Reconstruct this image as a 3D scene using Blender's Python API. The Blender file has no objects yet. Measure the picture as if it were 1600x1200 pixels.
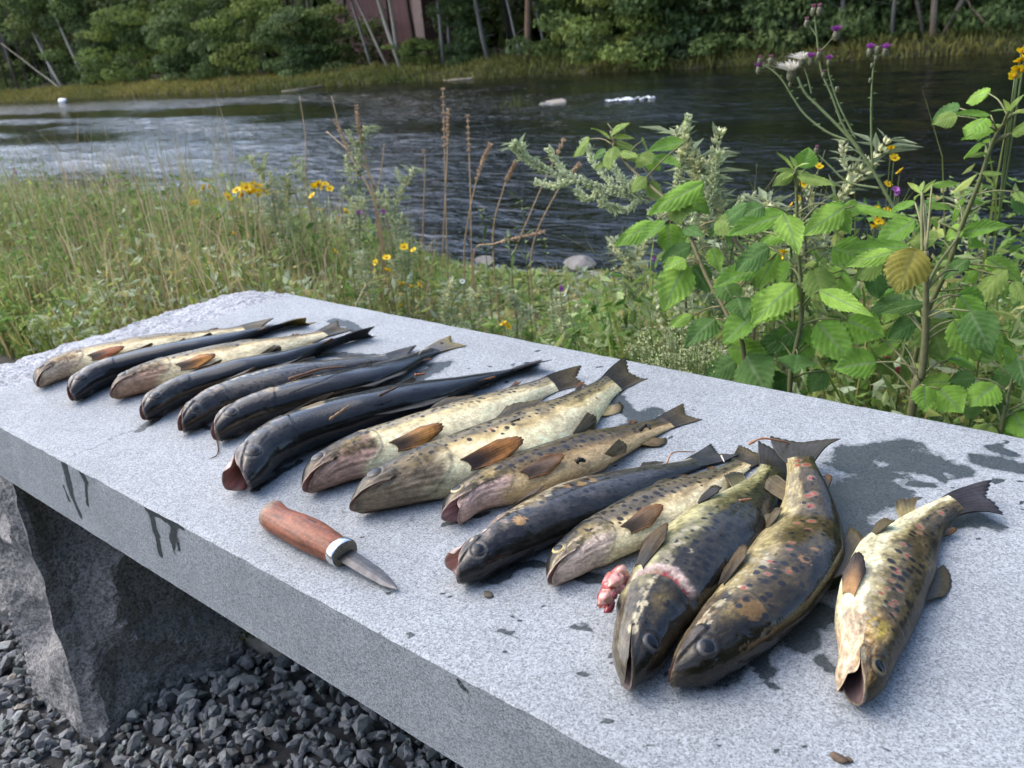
import bpy, math, random
import numpy as np
from mathutils import Vector, Matrix

scn = bpy.context.scene
col = scn.collection
rng = np.random.default_rng(7)
random.seed(7)

# ---------------------------------------------------------------- camera, sky, sun, exposure
R = np.array([[0.77198654, 0.18542585, -0.60799181],
              [0.63023397, -0.34775613, 0.69416916],
              [-0.08271597, -0.91906633, -0.38532472]])   # columns: picture right, picture down, view direction
CAM = np.array([0.0, 0.0, 0.87])
FPX = 1305.0
cam_d = bpy.data.cameras.new('camera')
cam = bpy.data.objects.new('camera', cam_d)
col.objects.link(cam)
M = Matrix(((R[0, 0], -R[0, 1], -R[0, 2], CAM[0]), (R[1, 0], -R[1, 1], -R[1, 2], CAM[1]),
            (R[2, 0], -R[2, 1], -R[2, 2], CAM[2]), (0, 0, 0, 1)))
cam.matrix_world = M
cam_d.sensor_width = 36.0
cam_d.lens = 36.0 * FPX / 1600.0
cam_d.clip_start = 0.02
cam_d.clip_end = 2000.0
cam_d.dof.use_dof = True
cam_d.dof.focus_distance = 0.72
cam_d.dof.aperture_fstop = 14.0
scn.camera = cam

SUN_EL, SUN_AZ = math.radians(50.0), math.radians(-106.0)    # azimuth from +Y (the river), clockwise
world = bpy.data.worlds.new('World')
scn.world = world
world.use_nodes = True
wn = world.node_tree
wn.nodes.clear()
sky = wn.nodes.new('ShaderNodeTexSky')
sky.sky_type = 'NISHITA'
sky.sun_disc = False
sky.sun_elevation = SUN_EL
sky.sun_rotation = SUN_AZ
sky.air_density = 0.85
sky.dust_density = 2.2
sky.ozone_density = 1.0
bg = wn.nodes.new('ShaderNodeBackground')
bg.inputs['Strength'].default_value = 0.15
wo = wn.nodes.new('ShaderNodeOutputWorld')
wn.links.new(sky.outputs[0], bg.inputs['Color'])
wn.links.new(bg.outputs[0], wo.inputs['Surface'])

sun_d = bpy.data.lights.new('sun', 'SUN')
sun_d.energy = 0.7
sun_d.angle = math.radians(80.0)
sun_d.color = (1.0, 0.95, 0.84)
sun = bpy.data.objects.new('sun', sun_d)
col.objects.link(sun)
sdir = Vector((math.sin(SUN_AZ) * math.cos(SUN_EL), math.cos(SUN_AZ) * math.cos(SUN_EL), math.sin(SUN_EL)))
sun.rotation_euler = sdir.to_track_quat('Z', 'Y').to_euler()
sun.location = (0, 0, 30)

scn.view_settings.view_transform = 'Standard'
scn.view_settings.look = 'None'
scn.view_settings.gamma = 1.0
scn.view_settings.use_curve_mapping = False
scn.view_settings.exposure = 1.75
scn.render.engine = 'CYCLES'
scn.cycles.max_bounces = 6
scn.cycles.transparent_max_bounces = 6
scn.cycles.use_denoising = True

# ---------------------------------------------------------------- helpers
SLAB = 0.47

def ray(px, py):
    v = R @ np.array([px - 800.0, py - 600.0, FPX])
    return v / np.linalg.norm(v)

def on_z(px, py, z):
    r = ray(px, py)
    return CAM + r * ((z - CAM[2]) / r[2])

def on_y(px, py, y):
    r = ray(px, py)
    return CAM + r * ((y - CAM[1]) / r[1])

def sstep(a, b, x):
    t = np.clip((x - a) / (b - a), 0, 1)
    return t * t * (3 - 2 * t)

def _hash(ix, iy, seed):
    h = (ix.astype(np.int64) * 374761393 + iy.astype(np.int64) * 668265263 + seed * 1442695041) & 0xffffffff
    h = ((h ^ (h >> 13)) * 1274126177) & 0xffffffff
    h = h ^ (h >> 16)
    return (h & 0xffff) / 65535.0

def noise2(x, y, seed=0):
    x = np.asarray(x, float); y = np.asarray(y, float)
    ix = np.floor(x); iy = np.floor(y)
    fx = x - ix; fy = y - iy
    fx = fx * fx * (3 - 2 * fx); fy = fy * fy * (3 - 2 * fy)
    a = _hash(ix, iy, seed); b = _hash(ix + 1, iy, seed); c = _hash(ix, iy + 1, seed); d = _hash(ix + 1, iy + 1, seed)
    return (a * (1 - fx) + b * fx) * (1 - fy) + (c * (1 - fx) + d * fx) * fy

def fbm(x, y, seed=0, oct=4):
    s = 0; a = 0.5; t = 0
    for k in range(oct):
        s = s + a * noise2(x * 2 ** k, y * 2 ** k, seed + k); t += a; a *= 0.5
    return s / t

def tag(o, label=None, cat=None, group=None, kind=None):
    if label: o['label'] = label
    if cat: o['category'] = cat
    if group: o['group'] = group
    if kind: o['kind'] = kind
    return o

def empty(name, loc, label=None, cat=None, group=None):
    o = bpy.data.objects.new(name, None)
    o.empty_display_size = 0.02
    col.objects.link(o)
    o.location = Vector(loc)
    return tag(o, label, cat, group)

def link(name, me, parent=None, origin=None):
    o = bpy.data.objects.new(name, me)
    col.objects.link(o)
    if parent is not None: o.parent = parent
    if origin is not None: o.location = Vector(origin)
    return o

def mesh_np(name, V, F, mat=None, smooth=True, attrs=None):
    """V (n,3); F an (m,k) array or a list of arrays of differing k"""
    V = np.asarray(V, np.float32)
    Fs = F if isinstance(F, list) else [F]
    Fs = [np.asarray(f, np.int32) for f in Fs if len(f)]
    me = bpy.data.meshes.new(name)
    me.vertices.add(len(V)); me.vertices.foreach_set('co', V.ravel())
    nl = sum(f.size for f in Fs); npoly = sum(len(f) for f in Fs)
    me.loops.add(nl); me.loops.foreach_set('vertex_index', np.concatenate([f.ravel() for f in Fs]))
    me.polygons.add(npoly)
    tot = np.concatenate([np.full(len(f), f.shape[1], np.int32) for f in Fs])
    st = np.concatenate([[0], np.cumsum(tot)[:-1]]).astype(np.int32)
    me.polygons.foreach_set('loop_start', st)
    try: me.polygons.foreach_set('loop_total', tot)
    except Exception: pass
    me.polygons.foreach_set('use_smooth', np.full(npoly, smooth, bool))
    for k, v in (attrs or {}).items():
        v = np.asarray(v, np.float32)
        if v.ndim == 1:
            a = me.attributes.new(k, 'FLOAT', 'POINT'); a.data.foreach_set('value', v)
        elif v.shape[1] == 3 and k != 'Col':
            a = me.attributes.new(k, 'FLOAT_VECTOR', 'POINT'); a.data.foreach_set('vector', v.ravel())
        else:
            if v.shape[1] == 3: v = np.concatenate([v, np.ones((len(v), 1), np.float32)], 1)
            a = me.attributes.new(k, 'FLOAT_COLOR', 'POINT'); a.data.foreach_set('color', v.ravel())
    me.update(calc_edges=True)
    me.validate()
    if mat is not None: me.materials.append(mat)
    return me

def grid_faces(nr, nc, wrap=False, flip=False):
    i = np.arange(nr - 1)[:, None]; j = np.arange(nc if wrap else nc - 1)[None, :]
    a = i * nc + j; b = i * nc + (j + 1) % nc; c = (i + 1) * nc + (j + 1) % nc; d = (i + 1) * nc + j
    f = np.stack([a, b, c, d], -1).reshape(-1, 4)
    return f[:, ::-1] if flip else f

class Bag:
    """collects pieces of geometry for ONE mesh"""
    def __init__(s): s.V = []; s.F = []; s.C = []; s.n = 0
    def add(s, V, F, c=None):
        V = np.asarray(V, float).reshape(-1, 3)
        for f in (F if isinstance(F, list) else [F]):
            f = np.asarray(f)
            if len(f): s.F.append(f + s.n)
        s.V.append(V)
        if c is None: c = (1, 1, 1)
        c = np.asarray(c, float)
        s.C.append(np.tile(c, (len(V), 1)) if c.ndim == 1 else c)
        s.n += len(V)
    def mesh(s, name, mat, smooth=True):
        by = {}
        for f in s.F: by.setdefault(f.shape[1], []).append(f)
        return mesh_np(name, np.concatenate(s.V), [np.concatenate(v) for v in by.values()], mat, smooth, {'Col': np.concatenate(s.C)})

def tube(P, r, n=6, cap=True):
    P = np.asarray(P, float); k = len(P)
    r = np.broadcast_to(np.asarray(r, float), (k,))
    T = np.gradient(P, axis=0); T /= np.linalg.norm(T, axis=1)[:, None] + 1e-12
    up = np.array([0.31, 0.17, 0.93]) if abs(T[0, 2]) < 0.8 else np.array([1.0, 0.1, 0.0])
    A = np.cross(T, up); A /= np.linalg.norm(A, axis=1)[:, None] + 1e-12
    B = np.cross(T, A)
    th = np.linspace(0, 2 * math.pi, n, endpoint=False)
    V = P[:, None] + r[:, None, None] * (np.cos(th)[None, :, None] * A[:, None] + np.sin(th)[None, :, None] * B[:, None])
    V = V.reshape(-1, 3)
    F = grid_faces(k, n, wrap=True)
    if cap:
        V = np.concatenate([V, P[:1], P[-1:]])
        j = np.arange(n); e = k * n
        t1 = np.stack([np.full(n, e), (j + 1) % n, j], 1)
        t2 = np.stack([np.full(n, e + 1), (k - 1) * n + j, (k - 1) * n + (j + 1) % n], 1)
        return V, [F, np.concatenate([t1, t2])]
    return V, [F]

def smooth_path(P, n):
    P = np.asarray(P, float)
    if len(P) == 2:
        t = np.linspace(0, 1, n)[:, None]; return P[0] * (1 - t) + P[1] * t
    Q = np.concatenate([[2 * P[0] - P[1]], P, [2 * P[-1] - P[-2]]])
    out = []
    ts = np.linspace(0, len(P) - 1 - 1e-6, n)
    for t in ts:
        i = int(t); u = t - i
        a, b, c, d = Q[i], Q[i + 1], Q[i + 2], Q[i + 3]
        out.append(0.5 * (2 * b + (c - a) * u + (2 * a - 5 * b + 4 * c - d) * u * u + (3 * b - a - 3 * c + d) * u ** 3))
    return np.array(out)

# ---------------------------------------------------------------- materials
def new_mat(name):
    m = bpy.data.materials.new(name); m.use_nodes = True
    nt = m.node_tree; nt.nodes.clear()
    out = nt.nodes.new('ShaderNodeOutputMaterial')
    b = nt.nodes.new('ShaderNodeBsdfPrincipled')
    nt.links.new(b.outputs[0], out.inputs[0])
    return m, nt, b

def node(nt, t, **kw):
    n = nt.nodes.new(t)
    for k, v in kw.items():
        if k.startswith('i_'):
            key = k[2:]
            n.inputs[int(key) if key.isdigit() else key.replace('_', ' ')].default_value = v
        else: setattr(n, k, v)
    return n

def L(nt, a, b): nt.links.new(a, b)

def noise_tex(nt, vec, scale, detail=3.0, rough=0.55, dist=0.0):
    n = node(nt, 'ShaderNodeTexNoise'); n.inputs['Scale'].default_value = scale; n.inputs['Detail'].default_value = detail
    n.inputs['Roughness'].default_value = rough; n.inputs['Distortion'].default_value = dist
    if vec is not None: L(nt, vec, n.inputs['Vector'])
    return n.outputs['Fac']

def ramp(nt, fac, stops, interp='LINEAR'):
    r = node(nt, 'ShaderNodeValToRGB'); r.color_ramp.interpolation = interp
    els = r.color_ramp.elements
    while len(els) < len(stops): els.new(0.5)
    for e, (p, c) in zip(els, stops):
        e.position = p; e.color = (c[0], c[1], c[2], 1) if not isinstance(c, (int, float)) else (c, c, c, 1)
    L(nt, fac, r.inputs[0]); return r.outputs[0]

def mixc(nt, fac, a, b, mode='MIX'):
    m = node(nt, 'ShaderNodeMix', data_type='RGBA', blend_type=mode)
    for s, v in ((m.inputs[0], fac), (m.inputs[6], a), (m.inputs[7], b)):
        if isinstance(v, (int, float)): s.default_value = v
        elif isinstance(v, tuple): s.default_value = (v[0], v[1], v[2], 1)
        else: L(nt, v, s)
    return m.outputs[2]

def math_n(nt, op, a, b=None, c=None):
    m = node(nt, 'ShaderNodeMath', operation=op)
    for i, v in enumerate((a, b, c)):
        if v is None: continue
        if isinstance(v, (int, float)): m.inputs[i].default_value = v
        else: L(nt, v, m.inputs[i])
    return m.outputs[0]

def attr(nt, name, out='Color'):
    a = node(nt, 'ShaderNodeAttribute', attribute_name=name); return a.outputs[out]

def objco(nt): return node(nt, 'ShaderNodeTexCoord').outputs['Object']
def geopos(nt): return node(nt, 'ShaderNodeNewGeometry').outputs['Position']

def bump(nt, b, h, strength, dist, normal=None):
    n = node(nt, 'ShaderNodeBump'); n.inputs['Strength'].default_value = strength; n.inputs['Distance'].default_value = dist
    L(nt, h, n.inputs['Height'])
    if normal is not None: L(nt, normal, n.inputs['Normal'])
    if b is not None: L(nt, n.outputs[0], b.inputs['Normal'])
    return n.outputs[0]

def mat_granite(name, light, mid, dark, stain=False, grain=1000.0, bumpd=0.0012):
    m, nt, b = new_mat(name)
    p = geopos(nt)
    n1 = noise_tex(nt, p, grain, 3, 0.7)
    v = node(nt, 'ShaderNodeTexVoronoi'); v.inputs['Scale'].default_value = grain * 0.9; L(nt, p, v.inputs['Vector'])
    sep = node(nt, 'ShaderNodeSeparateColor'); L(nt, v.outputs['Color'], sep.inputs[0])
    mixv = math_n(nt, 'ADD', math_n(nt, 'MULTIPLY', n1, 0.65), math_n(nt, 'MULTIPLY', sep.outputs[0], 0.35))
    c = ramp(nt, mixv, [(0.24, dark), (0.42, mid), (0.58, light), (0.74, tuple(min(1, x * 1.25) for x in light))])
    v2 = node(nt, 'ShaderNodeTexVoronoi'); v2.inputs['Scale'].default_value = grain * 0.62; L(nt, p, v2.inputs['Vector'])
    s2 = node(nt, 'ShaderNodeSeparateColor'); L(nt, v2.outputs['Color'], s2.inputs[0])
    c = mixc(nt, math_n(nt, 'MULTIPLY', math_n(nt, 'GREATER_THAN', s2.outputs[0], .88), .4), c, dark)
    c = mixc(nt, math_n(nt, 'MULTIPLY', math_n(nt, 'LESS_THAN', s2.outputs[1], .12), .35), c, tuple(min(1, x * 1.5) for x in light))
    big = noise_tex(nt, p, 7.0, 6, 0.7)
    c = mixc(nt, 1.0, c, ramp(nt, big, [(0.28, 0.80), (0.72, 1.10)]), 'MULTIPLY')
    rough = 0.72
    if stain:
        w = attr(nt, 'wet', 'Fac')
        nn = noise_tex(nt, p, 70.0, 5, 0.7)
        ww = math_n(nt, 'ADD', w, math_n(nt, 'MULTIPLY', math_n(nt, 'SUBTRACT', nn, 0.5), 0.95))
        wf = ramp(nt, ww, [(0.40, 0.0), (0.60, 1.0)])
        c = mixc(nt, wf, c, mixc(nt, 1.0, c, (0.17, 0.19, 0.19), 'MULTIPLY'))
        dd = attr(nt, 'soil', 'Fac')
        dw = math_n(nt, 'ADD', dd, math_n(nt, 'MULTIPLY', math_n(nt, 'SUBTRACT', noise_tex(nt, p, 160.0, 3, 0.7), 0.5), 0.7))
        c = mixc(nt, ramp(nt, dw, [(0.45, 0.0), (0.65, 0.85)]), c, (0.05, 0.045, 0.035))
        rr = node(nt, 'ShaderNodeMapRange'); L(nt, wf, rr.inputs[0]); rr.inputs[3].default_value = 0.75; rr.inputs[4].default_value = 0.20
        L(nt, rr.outputs[0], b.inputs['Roughness'])
    else: b.inputs['Roughness'].default_value = rough
    L(nt, c, b.inputs['Base Color'])
    bump(nt, b, mixv, 0.7, bumpd)
    return m

def mat_col(name, rough=0.6, spec=0.5, noise_amt=0.25, scale=60.0, bumpd=0.0, coat=0.0, trans=0.0, sheen=0.0):
    """colour comes from the pigment attribute 'Col', broken up with a little noise"""
    m, nt, b = new_mat(name)
    p = geopos(nt)
    n = noise_tex(nt, p, scale, 3, 0.6)
    c = mixc(nt, 1.0, attr(nt, 'Col'), ramp(nt, n, [(0.25, 1 - noise_amt), (0.75, 1 + noise_amt)]), 'MULTIPLY')
    L(nt, c, b.inputs['Base Color'])
    b.inputs['Roughness'].default_value = rough
    b.inputs['Specular IOR Level'].default_value = spec
    if coat:
        b.inputs['Coat Weight'].default_value = coat; b.inputs['Coat Roughness'].default_value = 0.08
    if bumpd: bump(nt, b, n, 0.6, bumpd)
    if trans:
        out = [x for x in nt.nodes if x.type == 'OUTPUT_MATERIAL'][0]
        t = node(nt, 'ShaderNodeBsdfTranslucent'); L(nt, c, t.inputs[0])
        mx = node(nt, 'ShaderNodeMixShader'); mx.inputs[0].default_value = trans
        L(nt, b.outputs[0], mx.inputs[1]); L(nt, t.outputs[0], mx.inputs[2]); L(nt, mx.outputs[0], out.inputs[0])
    return m

def mat_flat(name, c, rough=0.6, metal=0.0, bump_scale=None, bumpd=0.001, var=0.2, scale=80.0, stretch=None):
    m, nt, b = new_mat(name)
    p = objco(nt)
    if stretch:
        mp = node(nt, 'ShaderNodeMapping'); mp.inputs['Scale'].default_value = stretch; L(nt, p, mp.inputs[0]); p = mp.outputs[0]
    n = noise_tex(nt, p, scale, 4, 0.6)
    L(nt, mixc(nt, 1.0, c, ramp(nt, n, [(0.25, 1 - var), (0.75, 1 + var)]), 'MULTIPLY'), b.inputs['Base Color'])
    b.inputs['Roughness'].default_value = rough; b.inputs['Metallic'].default_value = metal
    bump(nt, b, n, 0.5, bumpd)
    return m

GRANITE = mat_granite('granite_sawn', (0.345, 0.366, 0.376), (0.256, 0.273, 0.282), (0.092, 0.100, 0.105), stain=True)
GRANITE_ROUGH = mat_granite('granite_split', (0.27, 0.26, 0.25), (0.165, 0.155, 0.145), (0.055, 0.052, 0.048), grain=420.0, bumpd=0.003)
# ---------------------------------------------------------------- the stone bench
bench = empty('stone_bench', (-0.40, 0.58, 0.0), 'long grey granite bench on rough blocks carrying the row of trout', 'bench')
BO = np.array(bench.location)
X0, X1, Y0, Y1, ZB = -1.262, 0.62, 0.304, 0.856, 0.380

def seg_dist(x, y, a, b):
    ax, ay = a; bx, by = b
    dx, dy = bx - ax, by - ay
    t = np.clip(((x - ax) * dx + (y - ay) * dy) / (dx * dx + dy * dy + 1e-12), 0, 1)
    return np.hypot(x - ax - t * dx, y - ay - t * dy)

# wet marks, soiling and dark patches by the near trout: strokes given as end points and a half width
def tp(px, py): return tuple(on_z(px, py, SLAB)[:2])
wet_dark_top = [  # (p, q, radius)
    (tp(1330, 710), tp(1420, 700), .017), (tp(1390, 712), tp(1450, 722), .020), (tp(1400, 730), tp(1460, 735), .010), (tp(1330, 722), tp(1380, 745), .020),
    (tp(1360, 760), tp(1290, 790), .026), (tp(1340, 790), tp(1400, 770), .018), (tp(1310, 800), tp(1330, 860), .022),
    (tp(1480, 735), tp(1500, 738), .010), (tp(1460, 742), tp(1478, 748), .006), (tp(1520, 718), tp(1600, 730), .013), (tp(1560, 700), tp(1580, 712), .008), (tp(1440, 758), tp(1452, 758), .006),
    (tp(1470, 800), tp(1555, 822), .010), (tp(1440, 820), tp(1500, 812), .016), (tp(1290, 900), tp(1300, 850), .016),  # darker, glossier strokes below the near tail and in the gap beside it
    (tp(1100, 1050), tp(1270, 960), .016), (tp(1170, 1020), tp(1215, 1080), .0035), (tp(1190, 1000), tp(1205, 1050), .007), (tp(1280, 1030), tp(1310, 1045), .005), (tp(1220, 985), tp(1255, 1000), .012),
    (tp(890, 895), tp(950, 905), .009), (tp(760, 905), tp(850, 880), .008), (tp(400, 765), tp(470, 720), .006),
    (tp(690, 570), tp(660, 590), .016), (tp(640, 605), tp(760, 600), .016), (tp(560, 655), tp(700, 620), .020), (tp(500, 555), tp(640, 560), .012),
    (tp(855, 650), tp(905, 620), .012), (tp(950, 600), tp(990, 650), .010), (tp(960, 690), tp(1020, 640), .012), (tp(700, 820), tp(760, 800), .005),
    (tp(250, 650), tp(215, 672), .0075), (tp(520, 500), tp(560, 515), .01), (tp(150, 600), tp(205, 598), .006), (tp(300, 665), tp(340, 672), .005), (tp(220, 600), tp(290, 590), .01)]
soil_top = [(tp(255, 650), tp(120, 712), .006, .52), (tp(590, 905), tp(640, 915), .007, .45), (tp(300, 820), tp(370, 805), .006, .42), (tp(945, 1185), tp(985, 1200), .006, .5), (tp(340, 560), tp(345, 555), .004, .4),
            (tp(520, 800), tp(660, 815), .012, .44), (tp(480, 770), tp(430, 780), .012, .42), (tp(1020, 1060), tp(1100, 1080), .010, .44), (tp(1300, 1080), tp(1400, 1095), .008, .44)]
for _ in range(170):     # splashes round the wet tails and heads
    cx_, cy_ = ((-.16, .72), (-.05, .74), (-.20, .38), (-.62, .75), (-.45, .60), (-.36, .40))[random.randrange(6)]; q_ = (cx_ + random.gauss(0, .07), cy_ + random.gauss(0, .045)); wet_dark_top.append((q_, (q_[0] + random.gauss(0, .004), q_[1] + random.gauss(0, .004)), random.uniform(.0007, .0024)))
nx, ny = 470, 139
gx = np.linspace(X0, X1, nx); gy = np.linspace(Y0, Y1, ny)
GX, GY = np.meshgrid(gx, gy, indexing='ij')
wx = GX + 0.022 * (fbm(GX * 38, GY * 38, 11) - .5); wy = GY + 0.022 * (fbm(GX * 38, GY * 38, 23) - .5)
wet = np.zeros_like(GX); soil = np.zeros_like(GX)
for a, b, r in wet_dark_top: wet = np.maximum(wet, np.clip(1.0 - 0.5 * seg_dist(wx, wy, a, b) / r, 0, 1))
for a, b, r, s in soil_top: soil = np.maximum(soil, s * np.clip(1.35 - seg_dist(wx, wy, a, b) / r, 0, 1))
GZ = SLAB + 0.0012 * (fbm(GX * 60, GY * 60, 5) - .5) - 0.0015 * (sstep(Y0 + .005, Y0, GY) + sstep(Y1 - .005, Y1, GY))
CHIP = np.where((GY == Y0) | (GY == Y1), np.where(GY == Y0, 1, -1) * (0.0014 * (fbm(GX * 70, GX * 0, 9) - .5) + .0012 * sstep(.70, .86, fbm(GX * 22, GX * 0 + 4, 19, 2))), 0)
GYE = GY + CHIP
top = np.stack([GX, GYE, GZ], -1).reshape(-1, 3)
# front, back faces: rows share the same irregular edge
nz = 24
def side_face(yi, drips):
    zz = np.linspace(0, 1, nz)
    edge = np.stack([GX[:, yi], GYE[:, yi], GZ[:, yi]], -1)
    V = np.repeat(edge[None], nz, 0)
    V[:, :, 2] = edge[None, :, 2] + (ZB - edge[None, :, 2]) * zz[:, None]
    V[:, :, 1] -= CHIP[None, :, yi] * sstep(0, .16, zz)[:, None]
    V[1:, :, 1] += 0.0012 * (fbm(V[1:, :, 0] * 50, V[1:, :, 2] * 50, 31) - .5)
    w = np.zeros((nz, nx))
    X = V[:, :, 0] + 0.004 * (fbm(V[:, :, 0] * 160, V[:, :, 2] * 160, 41) - .5); Z = V[:, :, 2]
    for a, b, r in drips: w = np.maximum(w, np.clip(1.0 - 0.5 * seg_dist(X, Z, a, b) / r, 0, 1))
    return V.reshape(-1, 3), w.ravel()
def fp(px, py): p = on_y(px, py, Y0); return (p[0], p[2])
drips = [(fp(100, 722), fp(113, 775), .0075), (fp(113, 775), fp(126, 806), .0055), (fp(100, 760), fp(108, 782), .003), (fp(128, 738), fp(133, 750), .0075), (fp(133, 750), fp(137, 790), .0034),
         (fp(228, 795), fp(285, 825), .0040), (fp(236, 802), fp(245, 835), .0065), (fp(245, 835), fp(251, 866), .0045), (fp(272, 822), fp(270, 845), .0060), (fp(270, 845), fp(273, 866), .0024), (fp(280, 845), fp(280, 860), .002),
         (fp(715, 1065), fp(730, 1080), .0028)]
fV, fW = side_face(0, drips)
bV, bW = side_face(ny - 1, [])
nT = len(top)
# grain detail for the wet fringe is finer than the grid, so the shader breaks it up
V = np.concatenate([top, fV, bV, np.array([[X0, Y0, ZB], [X1, Y0, ZB], [X1, Y1, ZB], [X0, Y1, ZB], [X1, Y0, SLAB], [X1, Y1, SLAB], [X0, Y0, SLAB - .002], [X0, Y1, SLAB - .002]])])
k = nT + 2 * nz * nx
F4 = np.concatenate([grid_faces(nx, ny, flip=True)[:, ::-1], nT + grid_faces(nz, nx, flip=True), nT + nz * nx + grid_faces(nz, nx),
                     np.array([[k, k + 3, k + 2, k + 1], [k + 1, k + 2, k + 5, k + 4], [k, k + 6, k + 7, k + 3]])])
# make sure the top looks up
slab_me = mesh_np('slab', V - BO, F4, GRANITE, True, {'wet': np.concatenate([wet.ravel(), fW, bW, np.zeros(8)]), 'soil': np.concatenate([soil.ravel(), np.zeros(2 * nz * nx + 8)])})
slab = link('slab', slab_me, bench)
mod = slab.modifiers.new('edges', 'EDGE_SPLIT'); mod.split_angle = math.radians(50)

# the broken end beyond the sawn line: a rough strip falling a little towards an uneven rim
ne, me_ = 60, 110
uu = np.linspace(0, 1, ne)[:, None]; vv = np.linspace(0, 1, me_)[None, :]
yy = Y0 - .004 + (Y1 - Y0 + .008) * vv + 0 * uu
rim = -1.418 + 0.020 * (fbm(vv * 9, vv * 0, 3) - .5) + .03 * sstep(.93, 1.0, vv) + .006 * (fbm(vv * 40, vv * 0, 8) - .5)
xx = -1.2625 + (rim - X0) * uu
zz = SLAB - .003 - .002 * uu - 0.006 * sstep(.1, 1, uu) + .010 * (fbm(uu * 9, vv * 34, 13) - .5) * sstep(0, .12, uu) + .004 * (fbm(uu * 30, vv * 110, 17) - .5)
topE = np.stack([xx, yy + .008 * (fbm(uu * 12, vv * 2, 4) - .5) * sstep(.8, 1, np.abs(vv * 2 - 1)), zz], -1)
ring = np.concatenate([topE[:, 0], topE[-1, 1:], topE[-2::-1, -1]])     # front edge, rim, back edge
rows = [ring]
for t in (0.25, 0.5, 0.75, 1.0):
    r2 = ring.copy(); r2[:, 2] = ring[:, 2] + (ZB + .004 - ring[:, 2]) * t
    r2[:, 0] += .016 * (fbm(ring[:, 1] * 40, r2[:, 2] * 60, 22) - .5) * sstep(-1.3, -1.38, ring[:, 0]); rows.append(r2)
rows = np.array(rows); nr = len(ring)
k0 = ne * me_
Fe = np.concatenate([grid_faces(ne, me_), k0 + grid_faces(5, nr, flip=False)])
Ve = np.concatenate([topE.reshape(-1, 3), rows.reshape(-1, 3)])
e_me = mesh_np('broken_end', Ve - BO, Fe, None, True, {'wet': np.zeros(len(Ve)), 'soil': np.zeros(len(Ve))})
e_me.materials.append(mat_granite('granite_broken', (0.40, 0.41, 0.43), (0.27, 0.275, 0.29), (0.11, 0.112, 0.118), grain=420, bumpd=0.003))
be = link('broken_end', e_me, bench); be['label'] = 'rough split end of the granite slab'

def block(name, corners, seed, amp=0.02, n=34):
    """rough split block from 8 corners (bottom 4, top 4, anticlockwise from front left)"""
    c = np.array(corners, float); Vs = []; Fs = []; k = 0
    for q in ((0, 1, 5, 4), (1, 2, 6, 5), (2, 3, 7, 6), (3, 0, 4, 7), (4, 5, 6, 7)):
        a, b, d, e = c[list(q)]
        u = np.linspace(0, 1, n)[:, None, None]; v = np.linspace(0, 1, n)[None, :, None]
        P = (a * (1 - u) + b * u) * (1 - v) + (e * (1 - u) + d * u) * v
        nrm = np.cross(b - a, e - a); nrm /= np.linalg.norm(nrm)
        S = P[..., 0] * 1.0 + P[..., 1] * 1.3; T2 = P[..., 2] + .4 * P[..., 1]
        f = fbm(S * 7 + seed, T2 * 7, seed, 2); fac = np.abs(f - .5) * 2 + .6 * np.abs(fbm(S * 5 - T2 * 6, T2 * 3 + S * 2, seed + 5, 2) - .5)
        h = amp * 2.0 * (0.35 - fac) + amp * .35 * (fbm(S * 60, T2 * 60, seed + 9, 3) - .5)
        w = np.minimum(np.minimum(u, 1 - u), np.minimum(v, 1 - v))[..., 0]
        h = h * sstep(0, .05, w)
        jag = amp * .35 * (fbm(P[..., 2] * 30 + seed, P[..., 1] * 20 + P[..., 0] * 20, seed + 3, 2) - .5) 
        P = P + nrm * (h + jag)[..., None] if False else P + nrm * h[..., None] + np.stack([jag, jag * .6, 0 * jag], -1)
        Vs.append(P.reshape(-1, 3)); Fs.append(k + grid_faces(n, n, flip=True)[:, ::-1]); k += n * n
    return np.concatenate(Vs), np.concatenate(Fs)
bv, bf = block('support_block', [(-1.52, .29, -.03), (-1.066, .262, -.03), (-1.00, .80, -.03), (-1.50, .82, -.03),
                                 (-1.40, .325, ZB - .003), (-1.188, .312, ZB - .003), (-1.14, .83, ZB - .003), (-1.40, .83, ZB - .003)], 3, .030, 60)
link('support_block', mesh_np('support_block', bv - BO, bf, GRANITE_ROUGH, False), bench)['label'] = 'rough split granite block under the far end of the bench'
bv, bf = block('support_block', [(.16, .30, -.03), (.60, .28, -.03), (.60, .82, -.03), (.14, .80, -.03),
                                 (.20, .325, ZB - .003), (.50, .312, ZB - .003), (.50, .83, ZB - .003), (.20, .83, ZB - .003)], 8)
link('support_block', mesh_np('support_block', bv - BO, bf, GRANITE_ROUGH, False), bench)
bv, bf = block('footing', [(-1.06, .50, -.05), (-.90, .545, -.05), (-.90, .84, -.05), (-1.06, .84, -.05),
                           (-1.06, .50, .040), (-.975, .535, .036), (-.945, .83, .034), (-1.06, .83, .036)], 12, .006, 20)
m_conc = mat_flat('old_concrete', (0.30, 0.27, 0.22), 0.9, var=.45, scale=30.0, bumpd=.004)
link('footing', mesh_np('footing', bv - BO, bf, m_conc, True), bench)['label'] = 'pale concrete footing showing beside the block'
mo = Bag()
for _ in range(260):
    t = random.random(); a = np.array([-1.040 + .015 * t, .505 + .10 * t, .040]) + np.array([random.gauss(0, .006), random.gauss(0, .008), random.gauss(0, .002)])
    h = random.uniform(.004, .009); an = random.uniform(0, 6.28); w = .003
    mo.add([a + (-w * math.cos(an), -w * math.sin(an), 0), a + (w * math.cos(an), w * math.sin(an), 0), a + (random.gauss(0, .004), random.gauss(0, .004), h)], np.array([[0, 1, 2]]), (.055 + .03 * random.random(), .075, .012))
moss = tag(link('moss', mo.mesh('moss', mat_col('moss', .9), False), bench, -BO), kind='stuff')
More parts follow.
